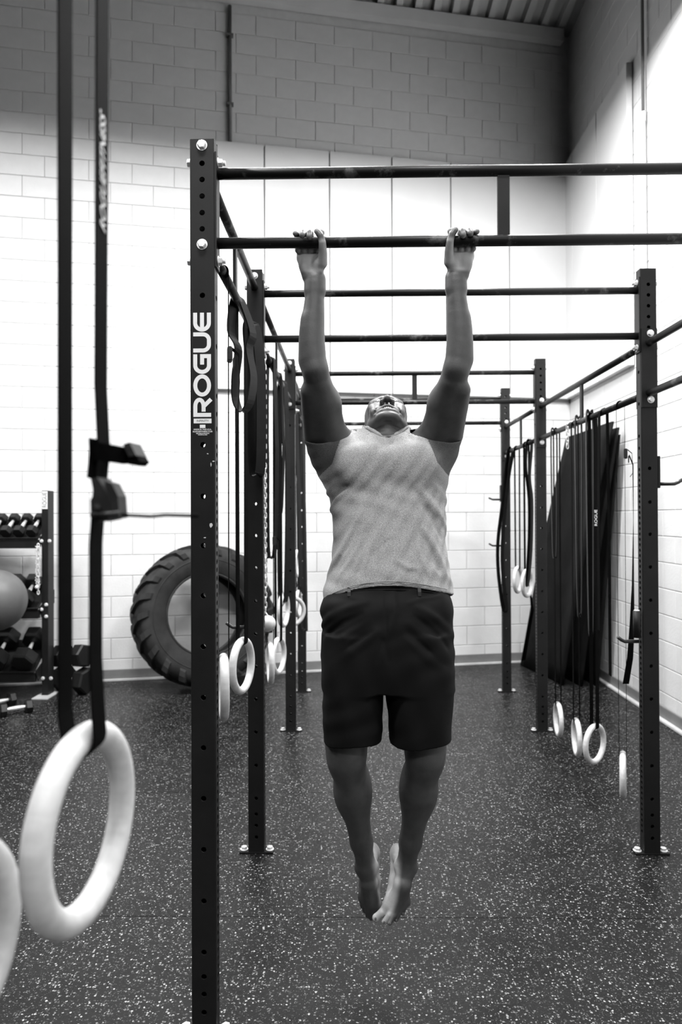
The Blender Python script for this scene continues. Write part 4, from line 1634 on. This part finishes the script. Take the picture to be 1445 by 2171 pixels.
palm_tag = []
for s in (-1, 1):
    q = lambda u, v, Y: mir(tuple(at(u, v, Y)), s)
    sh = q(704, 938, 2.355)
    el = q(667, 782, 2.135)
    wr_ = q(667, 597, 2.135)
    # shoulder and upper arm
    B.cone(q(735, 960, 2.37), sh, 0.070, 0.060, 0.05)
    B.cone(sh, tuple(np.array(sh) * .45 + np.array(el) * .55), 0.056, 0.054, 0.04)
    B.cone(tuple(np.array(sh) * .45 + np.array(el) * .55), el, 0.053, 0.036, 0.03)
    B.cone(q(692, 905, 2.30), q(676, 815, 2.155), 0.045, 0.030, 0.02)         # biceps
    B.cone(q(668, 925, 2.33), q(655, 830, 2.17), 0.040, 0.028, 0.02)          # triceps
    B.ell(q(668, 785, 2.155), (0.036, 0.036, 0.042), 0.02)                    # elbow
    # forearm: two muscle bellies and the wrist
    fa = [(668, 785, .0390), (664, 760, .0400), (662, 730, .0395), (662, 700, .0378), (664, 670, .0350), (666, 640, .0312), (667, 615, .0282), (667, 595, .0268)]
    B.chain([q(u_, v_, 2.135) for u_, v_, _ in fa], [r_ for *_, r_ in fa], 0.012)
    B.cone(q(650, 765, 2.14), q(655, 680, 2.135), 0.022, 0.018, 0.025)
    B.cone(q(660, 640, 2.120), q(662, 600, 2.118), 0.006, 0.005, 0.014)
    B.cone(q(672, 640, 2.120), q(671, 600, 2.118), 0.006, 0.005, 0.014)
    B.cone(q(659, 615, 2.135), q(659, 590, 2.137), 0.019, 0.019, 0.018)
    B.cone(q(676, 615, 2.135), q(676, 590, 2.137), 0.019, 0.019, 0.018)
    # palm
    for (u0, u1, ra) in ((640, 632, 0.0150), (650, 644, 0.0160), (661, 657, 0.0165), (672, 671, 0.0165)):
        B.cone(q(660 + (u0 - 656) * .55, 585, 2.137), q(u0, 548, 2.140), 0.0175, ra + .001, 0.010)
        B.cone(q(u0, 548, 2.140), q(u1, 517, 2.150), ra, 0.0105, 0.008)
    B.ell(q(646, 560, 2.128), (0.0175, 0.0125, 0.026), 0.012)                 # heel of the hand, little-finger side
    B.ell(q(676, 560, 2.124), (0.0195, 0.0165, 0.0275), 0.012)                # ball of the thumb
    # fingers over the bar
    for (u, r0, tip, du) in ((630, 0.0092, 122, -3), (643, 0.0104, 152, -1), (657, 0.0108, 166, 0), (672, 0.0104, 120, 9)):
        pts, rs = [], []
        for a in np.linspace(-35, tip, 7):
            R_ = BR + r0 + 0.0005 + (0.004 if 20 < a < 70 else 0.0)
            x = at(u + du * max(0, a) / 110, 513, 2.105).x
            x = x if s < 0 else 2 * hm - x
            pts.append((x, bar_c.y + R_ * math.cos(math.radians(a)), bar_c.z + R_ * math.sin(math.radians(a))))
            rs.append(r0 * (1.05 - 0.10 * (a + 35) / (tip + 35)))
        B.chain(pts, rs, 0.003)
        palm_tag.append((pts[-1], 0.011))
    # thumb in front of the bar
    th = [q(683, 558, 2.116), q(684, 534, 2.098), q(683, 514, 2.083), q(679, 500, 2.080), q(671, 490, 2.083)]
    B.chain(th, [0.0160, 0.0135, 0.0115, 0.0104, 0.0085], 0.006)
    palm_tag.append((th[-1], 0.010))

# torso (under the shirt) and neck
B.loft([(1.26, MX, 2.265, .150, .098), (1.36, MX, 2.275, .150, .092), (1.48, MX, 2.31, .150, .092), (1.62, MX, 2.345, .162, .098), (1.75, MX, 2.368, .172, .100), (1.84, MX, 2.375, .15, .08)], 0.03)
B.loft([(1.05, MX, 2.24, .15, .09), (1.15, MX, 2.245, .165, .10), (1.30, MX, 2.27, .16, .10)], 0.04)
# head: local frame x (image right), F forward of the face, U crown
TAU = math.radians(58)
HC = Vector((MX + 0.0015, 2.400, 1.903))
HF = Vector((0, -math.cos(TAU), math.sin(TAU)))
HU = Vector((0, math.sin(TAU), math.cos(TAU)))
HXv = Vector((1, 0, 0))
HR = np.array([[1, 0, 0], [0, HF.y, HU.y], [0, HF.z, HU.z]])   # columns: x, F, U


def H(x, f, u):
    p = HC + HXv * x + HF * f + HU * u
    return (p.x, p.y, p.z)


B.cone(H(0, -0.030, -0.075), (MX, 2.375, 1.80), 0.060, 0.068, 0.03)
B.cone(H(0, -0.005, -0.085), (MX, 2.335, 1.82), 0.048, 0.052, 0.02)
B.ell(H(0, -0.012, 0.040), (0.0745, 0.094, 0.082), 0.02, R=HR)          # cranium
B.ell(H(0, 0.026, -0.005), (0.068, 0.062, 0.075), 0.02, R=HR)           # face mass
B.ell(H(0, 0.026, 0.034), (0.0695, 0.060, 0.048), 0.02, R=HR)           # temples and forehead
B.ell(H(0, 0.018, -0.058), (0.066, 0.058, 0.046), 0.02, R=HR)           # jaw
for s in (-1, 1):
    B.cone(H(s * 0.058, -0.010, -0.040), H(s * 0.032, 0.058, -0.088), 0.020, 0.016, 0.02)
    B.ell(H(s * 0.043, 0.066, -0.012), (0.024, 0.020, 0.021), 0.018, R=HR)  # cheek
    B.ell(H(s * 0.040, 0.068, -0.046), (0.020, 0.018, 0.026), 0.015, R=HR)
    B.cone(H(s * 0.010, 0.083, 0.036), H(s * 0.048, 0.066, 0.038), 0.010, 0.009, 0.016)   # brow
B.ell(H(0, 0.075, -0.091), (0.034, 0.016, 0.015), 0.016, R=HR)          # chin
for s in (-1, 1):                                                        # eye sockets and lids
    B.ell(H(s * 0.031, 0.096, 0.015), (0.018, 0.014, 0.010), 0.008, 'sub', R=HR)
    B.ell(H(s * 0.031, 0.0790, 0.0165), (0.0150, 0.0105, 0.0125), 0.004, R=HR)
B.cone(H(0, 0.088, 0.026), H(0, 0.108, -0.016), 0.0080, 0.0115, 0.010)  # nose
B.ell(H(0, 0.107, -0.021), (0.0120, 0.0105, 0.0100), 0.006, R=HR)
for s in (-1, 1):
    B.ell(H(s * 0.0175, 0.096, -0.026), (0.0090, 0.0135, 0.0100), 0.005, R=HR)
# mouth: bulge, open grimace, lips, folds at the corners
B.ell(H(0, 0.080, -0.060), (0.038, 0.016, 0.024), 0.012, R=HR)
B.ell(H(0, 0.102, -0.0630), (0.0250, 0.020, 0.0085), 0.002, 'sub', R=HR)
B.chain([H(-0.036, 0.079, -0.074), H(-0.022, 0.0905, -0.0610), H(-0.007, 0.0955, -0.0525), H(0.007, 0.0955, -0.0525), H(0.022, 0.0905, -0.0610), H(0.036, 0.079, -0.074)],
        [0.0035, 0.0052, 0.0056, 0.0056, 0.0052, 0.0035], 0.003)
B.chain([H(-0.036, 0.078, -0.076), H(-0.020, 0.0880, -0.0765), H(0.0, 0.0915, -0.0745), H(0.020, 0.0880, -0.0765), H(0.036, 0.078, -0.076)],
        [0.0035, 0.0056, 0.0064, 0.0056, 0.0035], 0.003)
for s in (-1, 1):
    B.chain([H(s * 0.024, 0.093, -0.030), H(s * 0.037, 0.084, -0.050), H(s * 0.043, 0.074, -0.072)], [0.0025, 0.0030, 0.0025], 0.005, 'sub')
    B.ell(H(s * 0.041, 0.072, -0.080), (0.006, 0.006, 0.006), 0.006, R=HR)
    B.ell(H(s * 0.0092, 0.1015, -0.0370), (0.0066, 0.0095, 0.0110), 0.0015, 'sub', R=HR)   # nostrils
B.chain([H(-0.024, 0.078, -0.0865), H(0, 0.083, -0.0845), H(0.024, 0.078, -0.0865)], [0.0035, 0.0035, 0.0035], 0.004, 'sub')
for s in (-1, 1):                                                        # ears
    B.ell(H(s * 0.080, -0.022, -0.002), (0.0085, 0.019, 0.031), 0.006, R=HR)
    B.ell(H(s * 0.086, -0.018, 0.002), (0.0050, 0.010, 0.018), 0.003, 'sub', R=HR)
for k in range(3):                                                       # neck creases
    B.chain([H(-0.045, 0.030 - 0.010 * k, -0.100 - 0.012 * k), H(0, 0.052 - 0.014 * k, -0.108 - 0.013 * k), H(0.045, 0.030 - 0.010 * k, -0.100 - 0.012 * k)], [0.0022] * 3, 0.004, 'sub')

# legs -----------------------------------------------------------------
legs = {}
for s, kn, an, hip in ((-1, at(734, 1612, 2.20), at(776, 1838, 2.305), Vector((0.022, 2.25, 1.24))), (1, at(901, 1610, 2.20), at(860, 1838, 2.295), Vector((0.222, 2.25, 1.24)))):
    kn, an = np.array(kn), np.array(an)
    B.cone(hip, kn + np.array([0, 0.005, 0.05]), 0.085, 0.062, 0.03)
    B.cone(kn + np.array([0, 0.005, 0.06]), kn, 0.062, 0.056, 0.03)
    B.ell(kn + np.array([0.0, -0.016, 0.012]), (0.040, 0.036, 0.046), 0.02)              # kneecap
    B.cone(kn, kn * .7 + an * .3, 0.054, 0.050, 0.03)
    B.cone(kn * .7 + an * .3, kn * .25 + an * .75, 0.048, 0.036, 0.03)
    B.cone(kn * .25 + an * .75, an, 0.034, 0.031, 0.02)
    cal = kn * .72 + an * .28
    B.ell(cal + np.array([-s * 0.012, 0.026, 0.0]), (0.050, 0.045, 0.105), 0.03)          # calf
    B.ell(cal + np.array([s * 0.014, 0.018, 0.01]), (0.040, 0.038, 0.09), 0.03)
    B.cone(kn + np.array([0, -0.030, -0.03]), an + np.array([0, -0.018, 0.02]), 0.018, 0.014, 0.015)   # shin
    legs[s] = (kn, an)

sole_tag = []
# feet, toes pointing down; medial side turned to the viewer
for s in (-1, 1):
    if s < 0:
        P_ = lambda u, v, Y: np.array(at(u, v, Y))
        an = legs[-1][1]
        heel = P_(789, 1806, 2.385)
        inst = P_(782, 1872, 2.300)
        arch = P_(794, 1868, 2.36)
        balls = [P_(795, 1917, 2.325), P_(786, 1918, 2.315), P_(778, 1916, 2.315), P_(772, 1910, 2.325), P_(768, 1902, 2.335)]
        tips = [P_(797, 1943, 2.335), P_(787, 1947, 2.330), P_(779, 1942, 2.330), P_(772, 1931, 2.335), P_(767, 1921, 2.340)]
    else:
        P_ = lambda u, v, Y: np.array(at(u, v, Y))
        an = legs[1][1]
        heel = P_(842, 1808, 2.375)
        inst = P_(853, 1875, 2.270)
        arch = P_(836, 1868, 2.33)
        balls = [P_(822, 1920, 2.275), P_(833, 1924, 2.262), P_(843, 1924, 2.262), P_(852, 1920, 2.27), P_(860, 1912, 2.285)]
        tips = [P_(797, 1946, 2.270), P_(814, 1954, 2.250), P_(826, 1957, 2.250), P_(839, 1950, 2.258), P_(853, 1936, 2.27)]
    rot_an = an
    B.cone(an, heel, 0.031, 0.0235, 0.010)
    B.ell(heel, (0.0235, 0.026, 0.031), 0.010)
    B.cone(an + np.array([0, -0.003, 0.0]), inst, 0.031, 0.026, 0.02)
    B.cone(heel + np.array([0, 0, -0.01]), arch, 0.0235, 0.017, 0.010)
    B.cone(heel + np.array([s * 0.02, 0.0, -0.01]), balls[4], 0.022, 0.014, 0.02)
    B.cone(arch, balls[0], 0.019, 0.0165, 0.015)
    for j in range(5):
        B.cone(inst, balls[j], 0.022 - 0.001 * j, (0.0155, 0.0125, 0.0120, 0.0115, 0.0110)[j], 0.015)
        rr = (0.0125, 0.0085, 0.0080, 0.0078, 0.0076)[j]
        mid = (balls[j] + tips[j]) / 2 + np.array([0, -0.005, 0.002])
        B.chain([balls[j], mid, tips[j]], [rr * 1.1, rr, rr * 0.95], 0.006)
    B.ell(tips[0], (0.0125, 0.011, 0.0135), 0.005)
    B.ell(an + np.array([-s * 0.027, 0.002, 0.004]), (0.011, 0.012, 0.014), 0.015)        # ankle bones
    B.ell(an + np.array([s * 0.026, 0.004, -0.004]), (0.010, 0.012, 0.014), 0.015)
    sole_tag.append((heel, arch, balls, tips, inst))

me, V, F = B.mesh('body')
V = relax(V, F, 2, 0.4)
me.vertices.foreach_set('co', V.astype(np.float32).ravel())
me.update()
nrm = np.zeros((len(V), 3), np.float32)
me.vertices.foreach_get('normal', nrm.ravel())
# skin tone per vertex: palms, fingertips, lips and soles are paler skin
tone = np.full(len(V), 0.068)


def sm(x, a, b):
    t = np.clip((x - a) / (b - a), 0, 1)
    return t * t * (3 - 2 * t)


Zv, Yv, Xv = V[:, 2], V[:, 1], V[:, 0]
palm = sm(Zv, 2.338, 2.352) * sm(-nrm[:, 1], 0.0, 0.45) * (1 - sm(Zv, bar_c.z - 0.012, bar_c.z + 0.004))
tone += palm * 0.30
for p_, r_ in palm_tag:
    dd = np.sqrt(((V - np.array(p_)) ** 2).sum(1))
    tone += 0.18 * (1 - sm(dd, r_ * 0.6, r_ * 1.2))
foot = 1 - sm(Zv, 0.40, 0.47)
dfoot = {}
for s, (heel, arch, balls, tips, inst) in zip((-1, 1), sole_tag):
    dd = np.full(len(V), 9.0)
    lowm = np.nonzero(Zv < 0.5)[0]
    for a0, b0 in [(heel, arch), (inst, legs[s][1]), (arch, balls[0])] + [(inst, b) for b in balls] + list(zip(balls, tips)):
        ba = b0 - a0
        t = np.clip(((V[lowm] - a0) @ ba) / (ba @ ba), 0, 1)
        dd[lowm] = np.minimum(dd[lowm], np.linalg.norm(V[lowm] - a0 - t[:, None] * ba, axis=1))
    dfoot[s] = dd
for s, (heel, arch, balls, tips, inst) in zip((-1, 1), sole_tag):
    near = (dfoot[s] <= dfoot[-s])
    # pale skin of the sole and of the inner edge of the foot
    ln = ((783, 1790), (793, 1835), (798, 1870), (804, 1900), (806, 1960)) if s < 0 else ((850, 1780), (842, 1850), (837, 1885), (826, 1918), (811, 1962))
    q3 = [at(u, v, 2.32) for u, v in ln]
    lz = np.array([p_.z for p_ in q3])[::-1]
    lx = np.array([p_.x for p_ in q3])[::-1]
    dist = s * (np.interp(Zv, lz, lx) - Xv)
    tone += np.where(near & (Zv < 0.47), sm(dist, -0.010, 0.010) * (0.40 if s > 0 else 0.30) * foot, 0)
rel = (V - np.array(HC))
hx, hf, hu = rel @ np.array(HXv), rel @ np.array(HF), rel @ np.array(HU)
lips = np.exp(-((hu + 0.052) / 0.006) ** 2 - ((hf - 0.102) / 0.012) ** 2 - (hx / 0.022) ** 2) + np.exp(-((hu + 0.069) / 0.007) ** 2 - ((hf - 0.102) / 0.012) ** 2 - (hx / 0.022) ** 2)
tone += 0.07 * np.clip(lips, 0, 1)
a_ = me.attributes.new('tone', 'FLOAT_COLOR', 'POINT')
a_.data.foreach_set('color', np.stack([tone, tone, tone, np.ones(len(V))], 1).astype(np.float32).ravel())
me.materials.append(MT['skin'])
obj('body', me, man)

# teeth and eyes
teeth = MB()
for i in range(8):
    x = (i - 3.5) * 0.0062
    p_ = H(x, 0.0915 - abs(x) ** 2 * 12, -0.0625)
    teeth.box(p_, (0.0059, 0.006, 0.0125), Matrix(HR.tolist()), bev=0.0012)
obj('teeth', teeth, man, 'tooth')
for s in (-1, 1):
    e_ = obj('eye', MB().sphere(H(s * 0.031, 0.0800, 0.0150), 0.0095, 20, 12), man, 'eye')
    obj('iris', MB().sphere(H(s * 0.031, 0.0860, 0.0190), 0.0042, 14, 8), e_, 'pupil')
# toe nails and finger nails
for (heel, arch, balls, tips, inst), s in zip(sole_tag, (-1, 1)):
    for j in range(5):
        t_ = tips[j]
        obj('toenail', MB().sphere(t_ + np.array([0, -0.0072 if j else -0.0105, 0.002]), 0.0042 if j else 0.0065, 10, 6, (1, 0.35, 1.1)), man, 'nail')

# ------------------------------------------------------------------ t-shirt
TS = Field((-0.17, 2.10, 1.27), (0.42, 2.56, 2.00), 0.0028)
ROWS = [(1.28, MX + .000, 2.280, .222, .132), (1.34, MX + .000, 2.283, .215, .130), (1.40, MX + .004, 2.290, .200, .126), (1.47, MX + .006, 2.305, .191, .121),
        (1.55, MX + .005, 2.325, .191, .121), (1.65, MX + .002, 2.350, .200, .126), (1.74, MX, 2.368, .205, .126), (1.80, MX, 2.374, .196, .118), (1.85, MX, 2.380, .165, .098), (1.885, MX, 2.388, .125, .072)]
TS.loft(ROWS, 0.02, p=2.25)
rows_a = np.array(ROWS)


def front_y(x, z, p=2.25):
    cx, cy, rx, ry = (np.interp(z, rows_a[:, 0], rows_a[:, c]) for c in (1, 2, 3, 4))
    t = 1 - min(0.999, abs((x - cx) / rx)) ** p
    return cy - ry * max(t, 0) ** (1 / p)


slv = {}
for s in (-1, 1):
    q = lambda u, v, Y: np.array(mir(tuple(at(u, v, Y)), s))
    a0 = q(724, 985, 2.372)
    a1 = q(703, 955, 2.362)
    a2 = q(685, 925, 2.330)
    TS.cone(a0, a1, 0.086, 0.074, 0.045)
    TS.cone(a1, a2, 0.074, 0.0655, 0.03)
    slv[s] = (a1, a2)
    # chest muscles under the cloth
    TS.ell((MX + s * 0.080, 2.262, 1.755), (0.085, 0.035, 0.062), 0.05)


def on_shirt(u, v):
    Yg = 2.22
    for _ in range(6):
        p_ = at(u, v, Yg)
        Yg = front_y(p_.x, p_.z)
    return np.array((p_.x, Yg, p_.z))


def fold(fld, onf, pts, A, w):
    fld.ridge([onf(u, v) for u, v in pts], A, w)


for pts, A, w in (([(690, 1052), (712, 1024), (742, 1006)], .008, .011), ([(697, 1085), (715, 1056), (738, 1038)], .005, .009), ([(694, 1215), (722, 1172), (748, 1125), (768, 1085)], .009, .014),
                  ([(715, 1228), (745, 1185), (768, 1140)], .006, .010), ([(946, 1132), (928, 1088), (905, 1056), (885, 1035)], .009, .012), ([(946, 1068), (924, 1034), (902, 1012)], .006, .010),
                  ([(944, 1215), (924, 1168), (902, 1125)], .008, .013), ([(908, 1220), (893, 1185), (884, 1155)], .005, .009), ([(772, 1215), (782, 1172), (792, 1135)], .004, .009),
                  ([(740, 915), (742, 955), (752, 995)], .007, .010), ([(882, 915), (882, 960), (868, 1000)], .007, .010), ([(815, 930), (822, 962), (840, 995)], .006, .009),
                  ([(762, 985), (785, 1002), (805, 1005)], .004, .009), ([(840, 1188), (862, 1203), (882, 1205)], .005, .009), ([(850, 1010), (885, 1000), (915, 985)], .004, .010)):
    fold(TS, on_shirt, pts, A, w)
for pts, A, w in (([(702, 1066), (722, 1038), (748, 1022)], .007, .009), ([(710, 1202), (737, 1156), (757, 1112)], .007, .010), ([(934, 1140), (915, 1096), (893, 1066)], .008, .010),
                  ([(930, 1208), (912, 1165), (893, 1130)], .006, .010), ([(824, 930), (834, 962), (852, 990)], .006, .008), ([(795, 1212), (800, 1170)], .004, .008), ([(753, 918), (757, 965)], .006, .008),
                  ([(868, 918), (866, 965)], .006, .008), ([(760, 1215), (768, 1180)], .004, .008), ([(870, 1215), (866, 1180), (872, 1150)], .004, .009), ([(806, 1165), (818, 1150), (832, 1142)], .003, .006)):
    fold(TS, on_shirt, pts, -A, w)
# hollow shell, cut at hem, neck and sleeves
g = TS.grid(TS.lo, TS.lo + TS.h * (TS.n - 1))
sl, X, Y, Z = g
# soft cloth ripples
rip = 0.0016 * np.sin(X * 55 + Z * 31 + 2 * np.sin(Z * 23)) * np.sin(Z * 37 - X * 18 + Y * 20) + 0.0010 * np.sin(X * 120 + Y * 60 - Z * 90)
D = TS.d + rip.astype(np.float32)
col_pts = []
for k in range(41):
    a = math.pi * (1.0 + k / 40)
    cx_, cy_ = MX + 0.0785 * math.cos(a), 2.378 + 0.0890 * math.sin(a)
    ix, iy = int(round((cx_ - TS.lo[0]) / TS.h)), int(round((cy_ - TS.lo[1]) / TS.h))
    ins = np.nonzero(D[ix, iy, :] < 0)[0]
    col_pts.append(Vector((cx_, cy_, TS.lo[2] + TS.h * (ins.max() if len(ins) else 200))))
for _ in range(1):
    col_pts = [col_pts[0]] + [(col_pts[i - 1] + col_pts[i] * 2 + col_pts[i + 1]) / 4 for i in range(1, len(col_pts) - 1)] + [col_pts[-1]]
shell = np.maximum(D, -(D + 0.0062))
hemz = 1.360 - 0.20 * (Y - 2.16) + 0.010 * np.cos((X - MX) * 14) - 0.008 - 0.016 * np.clip((MX - X - 0.12) / 0.1, 0, 1)
shell = np.maximum(shell, hemz - Z)
nk = np.sqrt(((X - MX) / 0.078) ** 2 + ((Y - 2.378) / 0.088) ** 2) - 1
nkcut = np.maximum(nk * 0.078, 1.832 - Z)
shell = np.maximum(shell, -nkcut)
for s in (-1, 1):
    a1, a2 = slv[s]
    ax_ = (a2 - a1) / np.linalg.norm(a2 - a1)
    ax_ = np.array((s * 0.12, -0.45, 0.88))
    ax_ = ax_ / np.linalg.norm(ax_)
    c_ = a2 + np.array((0, 0, 0.0))
    pl = (X - c_[0]) * ax_[0] + (Y - c_[1]) * ax_[1] + (Z - c_[2]) * ax_[2]
    side = (X < MX - 0.10) if s < 0 else (X > hm * 2 - (MX - 0.10))
    lateral = np.sqrt((X - c_[0]) ** 2 + (Y - c_[1]) ** 2 + (Z - c_[2]) ** 2) - 0.115
    shell = np.maximum(shell, -np.maximum(-pl, lateral))
TS.d = shell.astype(np.float32)
me, V, F = TS.mesh('tshirt')
V = relax(V, F, 4, 0.45)
bpy.data.meshes.remove(me)


def submesh(name, V, F, mname):
    used, inv = np.unique(F, return_inverse=True)
    me = bpy.data.meshes.new(name)
    me.from_pydata(V[used].tolist(), [], inv.reshape(F.shape).tolist())
    me.polygons.foreach_set('use_smooth', np.ones(len(F), bool))
    me.update()
    me.materials.append(MT[mname])
    return me


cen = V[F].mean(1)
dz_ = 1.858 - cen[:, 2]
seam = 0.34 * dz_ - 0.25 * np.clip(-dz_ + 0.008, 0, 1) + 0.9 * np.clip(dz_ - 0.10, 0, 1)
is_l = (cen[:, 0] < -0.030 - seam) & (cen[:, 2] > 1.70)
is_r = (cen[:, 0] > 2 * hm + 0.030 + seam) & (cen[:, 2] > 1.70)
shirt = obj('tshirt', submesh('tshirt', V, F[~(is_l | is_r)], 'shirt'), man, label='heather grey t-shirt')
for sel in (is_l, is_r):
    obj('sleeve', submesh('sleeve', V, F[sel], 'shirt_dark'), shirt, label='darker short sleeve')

obj('collar', MB().tube([p_ + Vector((0, 0, 0.001 - 0.009 * math.sin(math.pi * k / 40) ** 4)) for k, p_ in enumerate(col_pts)], 0.0092, 10), shirt, 'shirt')
# stitched hem line and collar rib
def hem_pt(x):
    yy_ = front_y(x, 1.40)
    zz_ = 1.360 - 0.20 * (yy_ - 2.16) + 0.010 * math.cos((x - MX) * 14) - 0.008 - 0.016 * min(1, max(0, (MX - x - 0.12) / 0.1)) + 0.017
    return Vector((x, front_y(x, zz_) - 0.0042, zz_))


obj('hem_stitch', MB().tube([hem_pt(MX - 0.185 + 0.37 * k / 40) for k in range(41)], 0.0012, 6), shirt, 'shirt')

# ------------------------------------------------------------------ shorts
SH = Field((-0.18, 2.06, 0.82), (0.43, 2.46, 1.44), 0.0030)
SROWS = [(1.03, MX - .004, 2.215, .204, .110), (1.10, MX - .004, 2.222, .207, .122), (1.18, MX - .004, 2.232, .208, .126), (1.24, MX - .006, 2.243, .213, .126), (1.28, MX - .006, 2.250, .219, .124), (1.31, MX - .006, 2.256, .212, .118),
         (1.34, MX - .002, 2.264, .193, .106), (1.38, MX, 2.270, .176, .098), (1.42, MX, 2.272, .172, .095)]
SH.loft(SROWS, 0.0, p=2.5)
srow = np.array(SROWS)
SH.loft([(0.80, 0.0015, 2.200, .0930, .104), (0.95, 0.0010, 2.206, .0955, .108), (1.05, 0.0020, 2.214, .0985, .112), (1.20, 0.010, 2.235, .100, .112)], 0.022, p=2.3)
SH.loft([(0.80, 0.2175, 2.198, .0985, .104), (0.95, 0.2170, 2.204, .1030, .108), (1.05, 0.2170, 2.212, .1080, .112), (1.20, 0.215, 2.235, .105, .112)], 0.022, p=2.3)


def front_ys(x, z):
    cx, cy, rx, ry = (np.interp(z, srow[:, 0], srow[:, c]) for c in (1, 2, 3, 4))
    t = 1 - min(0.999, abs((x - cx) / rx)) ** 2.5
    return cy - ry * max(t, 0) ** (1 / 2.5)


def on_shorts(u, v):
    Yg = 2.12
    for _ in range(6):
        p_ = at(u, v, Yg)
        Yg = front_ys(p_.x, p_.z)
    return np.array((p_.x, Yg, p_.z))


for pts, A, w in (([(672, 1335), (700, 1308), (740, 1288), (775, 1278)], .007, .012), ([(685, 1390), (730, 1350), (780, 1318)], .006, .012), ([(695, 1425), (745, 1385), (800, 1340)], .005, .012),
                  ([(958, 1350), (925, 1312), (885, 1288)], .007, .012), ([(950, 1400), (915, 1360), (865, 1322)], .006, .012), ([(945, 1430), (905, 1398), (860, 1355)], .005, .011),
                  ([(695, 1262), (740, 1264), (775, 1275)], .004, .009), ([(935, 1264), (895, 1268), (868, 1278)], .004, .009), ([(700, 1555), (705, 1500), (715, 1440)], .005, .014), ([(930, 1555), (925, 1500), (915, 1440)], .005, .014),
                  ([(834, 1250), (838, 1300), (824, 1350)], .005, .010)):
    fold(SH, on_shorts, pts, A, w)
for pts, A, w in (([(690, 1350), (725, 1322), (765, 1302)], .006, .010), ([(700, 1405), (745, 1368), (785, 1340)], .005, .010), ([(945, 1372), (915, 1335), (880, 1308)], .006, .010), ([(940, 1412), (905, 1378), (865, 1342)], .005, .010),
                  ([(817, 1248), (817, 1300), (819, 1352)], .003, .004), ([(800, 1400), (812, 1360), (822, 1400)], .004, .010)):
    fold(SH, on_shorts, pts, -A, w)
g = SH.grid(SH.lo, SH.lo + SH.h * (SH.n - 1))
sl, X, Y, Z = g
rip = 0.0018 * np.sin(X * 42 - Z * 46 + 2 * np.sin(Z * 17 + X * 9)) * np.sin(Z * 21 + Y * 24) + 0.0010 * np.sin(X * 70 + Z * 26)
D = SH.d + rip.astype(np.float32)
shell = np.maximum(D, -(D + 0.0070))
shell = np.maximum(shell, (0.870 + 0.006 * np.sin(X * 24 + 1.0) + 0.04 * (Y - 2.2)) - Z)
shell = np.maximum(shell, Z - (1.405 + 0 * X))
SH.d = shell.astype(np.float32)
me, V, F = SH.mesh('shorts')
V = relax(V, F, 2, 0.4)
me.vertices.foreach_set('co', V.astype(np.float32).ravel())
me.update()
me.materials.append(MT['shorts'])
shorts = obj('shorts', me, man, label='black knee-length shorts')
pbn = on_shorts(823, 1232)
obj('button', MB().cyl(pbn + np.array((0, 0.002, 0)), pbn + np.array((0, -0.004, 0)), 0.0072, 20), shorts, 'shorts_trim')
for (u) in (739, 888):
    a0, a1 = on_shorts(u, 1246), on_shorts(u + 1, 1264)
    obj('belt_loop', MB().ribbon([a0 + np.array((0, -0.0035, 0)), (a0 + a1) / 2 + np.array((0, -0.006, 0)), a1 + np.array((0, -0.0035, 0))], (1, 0, 0), 0.0105, 0.003), shorts, 'shorts_trim')
wl = [on_shorts(u, 1250 + 0.0006 * (u - 818) ** 2) + np.array((0, -0.0006, 0)) for u in range(705, 935, 10)]
obj('waistband_seam', MB().tube(wl, 0.0011, 6), shorts, 'shorts_trim')
